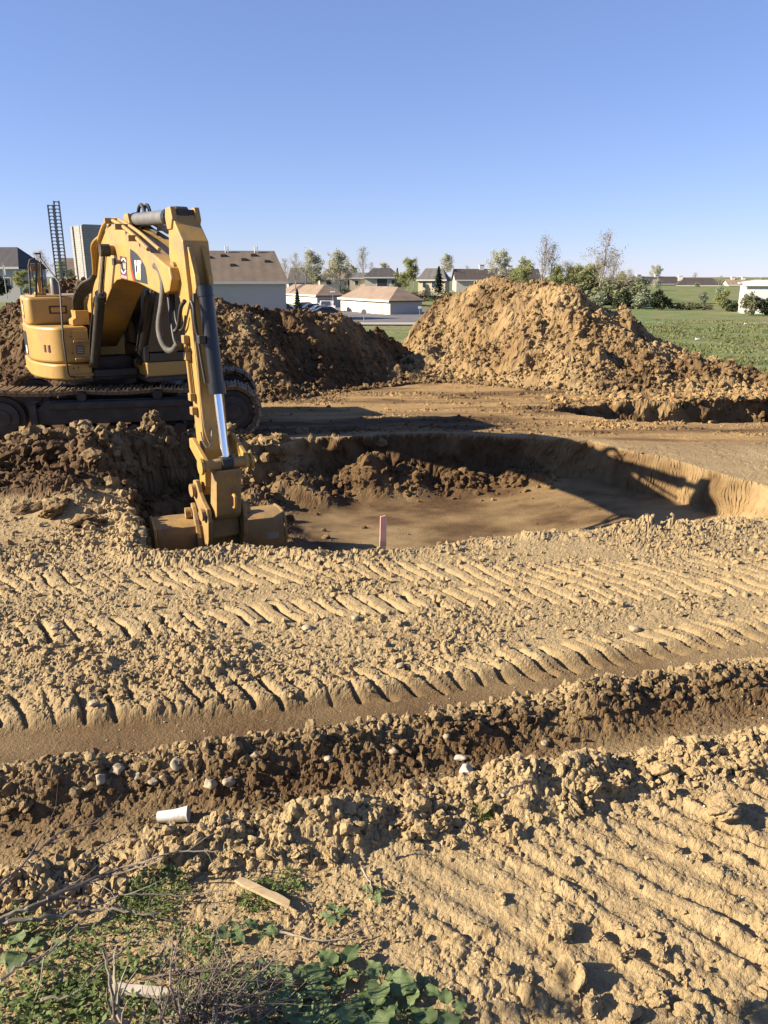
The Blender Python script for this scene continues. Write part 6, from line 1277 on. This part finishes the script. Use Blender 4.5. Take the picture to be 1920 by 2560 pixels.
for i in range(20):
    x0 = 280 + rgb.uniform(0, 300); y0 = 2590 + rgb.uniform(-20, 60); x1 = x0 + rgb.uniform(-60, 280); y1 = 2330 + rgb.uniform(0, 150); xm = (x0 + x1) / 2 + rgb.uniform(-30, 20); ym = (y0 + y1) / 2 + rgb.uniform(-15, 15)
    branch([(x0, y0), ((x0 + xm) / 2, (y0 + ym) / 2 + rgb.uniform(-8, 8)), (xm, ym), (x1, y1)], rgb.choice((0.005, 0.007, 0.009, 0.014)), 'dead branch in the tangle of brush beside the broad-leaved weeds', g3, [rgb.uniform(.05, .2), .2, rgb.uniform(.15, .32), rgb.uniform(.1, .4)], rgb.choice(('twig', 'twig', 'twigpale', 'twigred')), 5)
for i in range(16):
    x0 = 420 + rgb.uniform(0, 260); y0 = 2560 + rgb.uniform(-60, 60); branch([(x0, y0), (x0 + rgb.uniform(-15, 15), y0 - 60), (x0 + rgb.uniform(-25, 35), y0 - rgb.uniform(110, 190))], rgb.choice((0.004, 0.006)), 'dry pale stalk standing in the tangle of brush', 'dry stalks in the brush tangle', [0.0, .12, .28], 'twigpale', 2, 'dry_stalk')
for i in range(9):
    x0 = 330 + rgb.uniform(0, 300); y0 = 2420 + rgb.uniform(-20, 120); branch([(x0 - 120, y0 + rgb.uniform(-20, 40)), (x0, y0), (x0 + 160, y0 + rgb.uniform(-40, 20))], 0.005, 'dark cross twig in the tangle of brush', 'cross twigs in the brush tangle', [.2, .25, .2], 'twigred', 5)
branch([(1255, 1988), (1285, 1970), (1335, 1948)], 0.010, 'short pale stick lying across the pale berm by the grass tuft', None, [.10, .11, .10], 'twigpale', 0)
for q in (([(770, 2400), (860, 2340), (940, 2310)], 'thin reddish twig below the lone small weed'), ([(700, 2330), (790, 2350), (900, 2345)], 'grey broken stick beside the lone small weed'), ([(905, 2170), (925, 2205), (932, 2232)], 'pale bent dry stalk pinned at the pale berm foot')):
    branch(q[0], 0.006, q[1], None, [.04, .05, .04], 'twigpale' if 'red' not in q[1][:12] else 'twigred', 3)
branch([(988, 2150), (985, 2130), (978, 2105)], 0.008, 'dark snapped twig stub standing at the pale berm foot', None, [0.0, .03, .07], 'twig', 0)
# tree and shrub standing left of the view, their shade falls across the near ground
for (kind, var, x, y, s_, nm, lab) in (('spring', 0, -5.2, 0.32, 0.40, 'deciduous_tree', 'small leafing tree on the bank, its shade across the near ground'), ('olive', 0, -2.7, 1.55, 0.42, 'shrub', 'olive shrub on the bank beside the brush tangle'), ('bare', 0, -4.6, 1.05, 0.30, 'deciduous_tree', 'slender budding sapling on the bank beside the leafing tree')):
    o = copy_tree(PROTO[kind][var]); o.name = nm; o.location = (x, y, 0); o.scale = (s_,) * 3; o.rotation_euler = (0, 0, 1.0 + var); tag(o, lab, 'tree' if 'tree' in nm else 'shrub', 'plants on the bank')


# ------------------------------------------------------------------ the picture is exposed brightly, so surfaces keep moderate reflectance
ALBEDO = 0.70
for m in bpy.data.materials:
    n = m.node_tree
    for nd in list(n.nodes):
        sock = nd.inputs.get('Base Color') if nd.type == 'BSDF_PRINCIPLED' else nd.inputs.get('Color') if nd.type == 'BSDF_TRANSLUCENT' else None
        if sock is None or not sock.is_linked or m.name == 'chrome_rod': continue
        src = sock.links[0].from_socket; mm = N(n, 'ShaderNodeMix', data_type='RGBA', blend_type='MULTIPLY'); mm.inputs[0].default_value = 1.0; mm.inputs[7].default_value = (ALBEDO, ALBEDO, ALBEDO, 1)
        n.links.new(src, mm.inputs[6]); n.links.new(mm.outputs[2], sock)
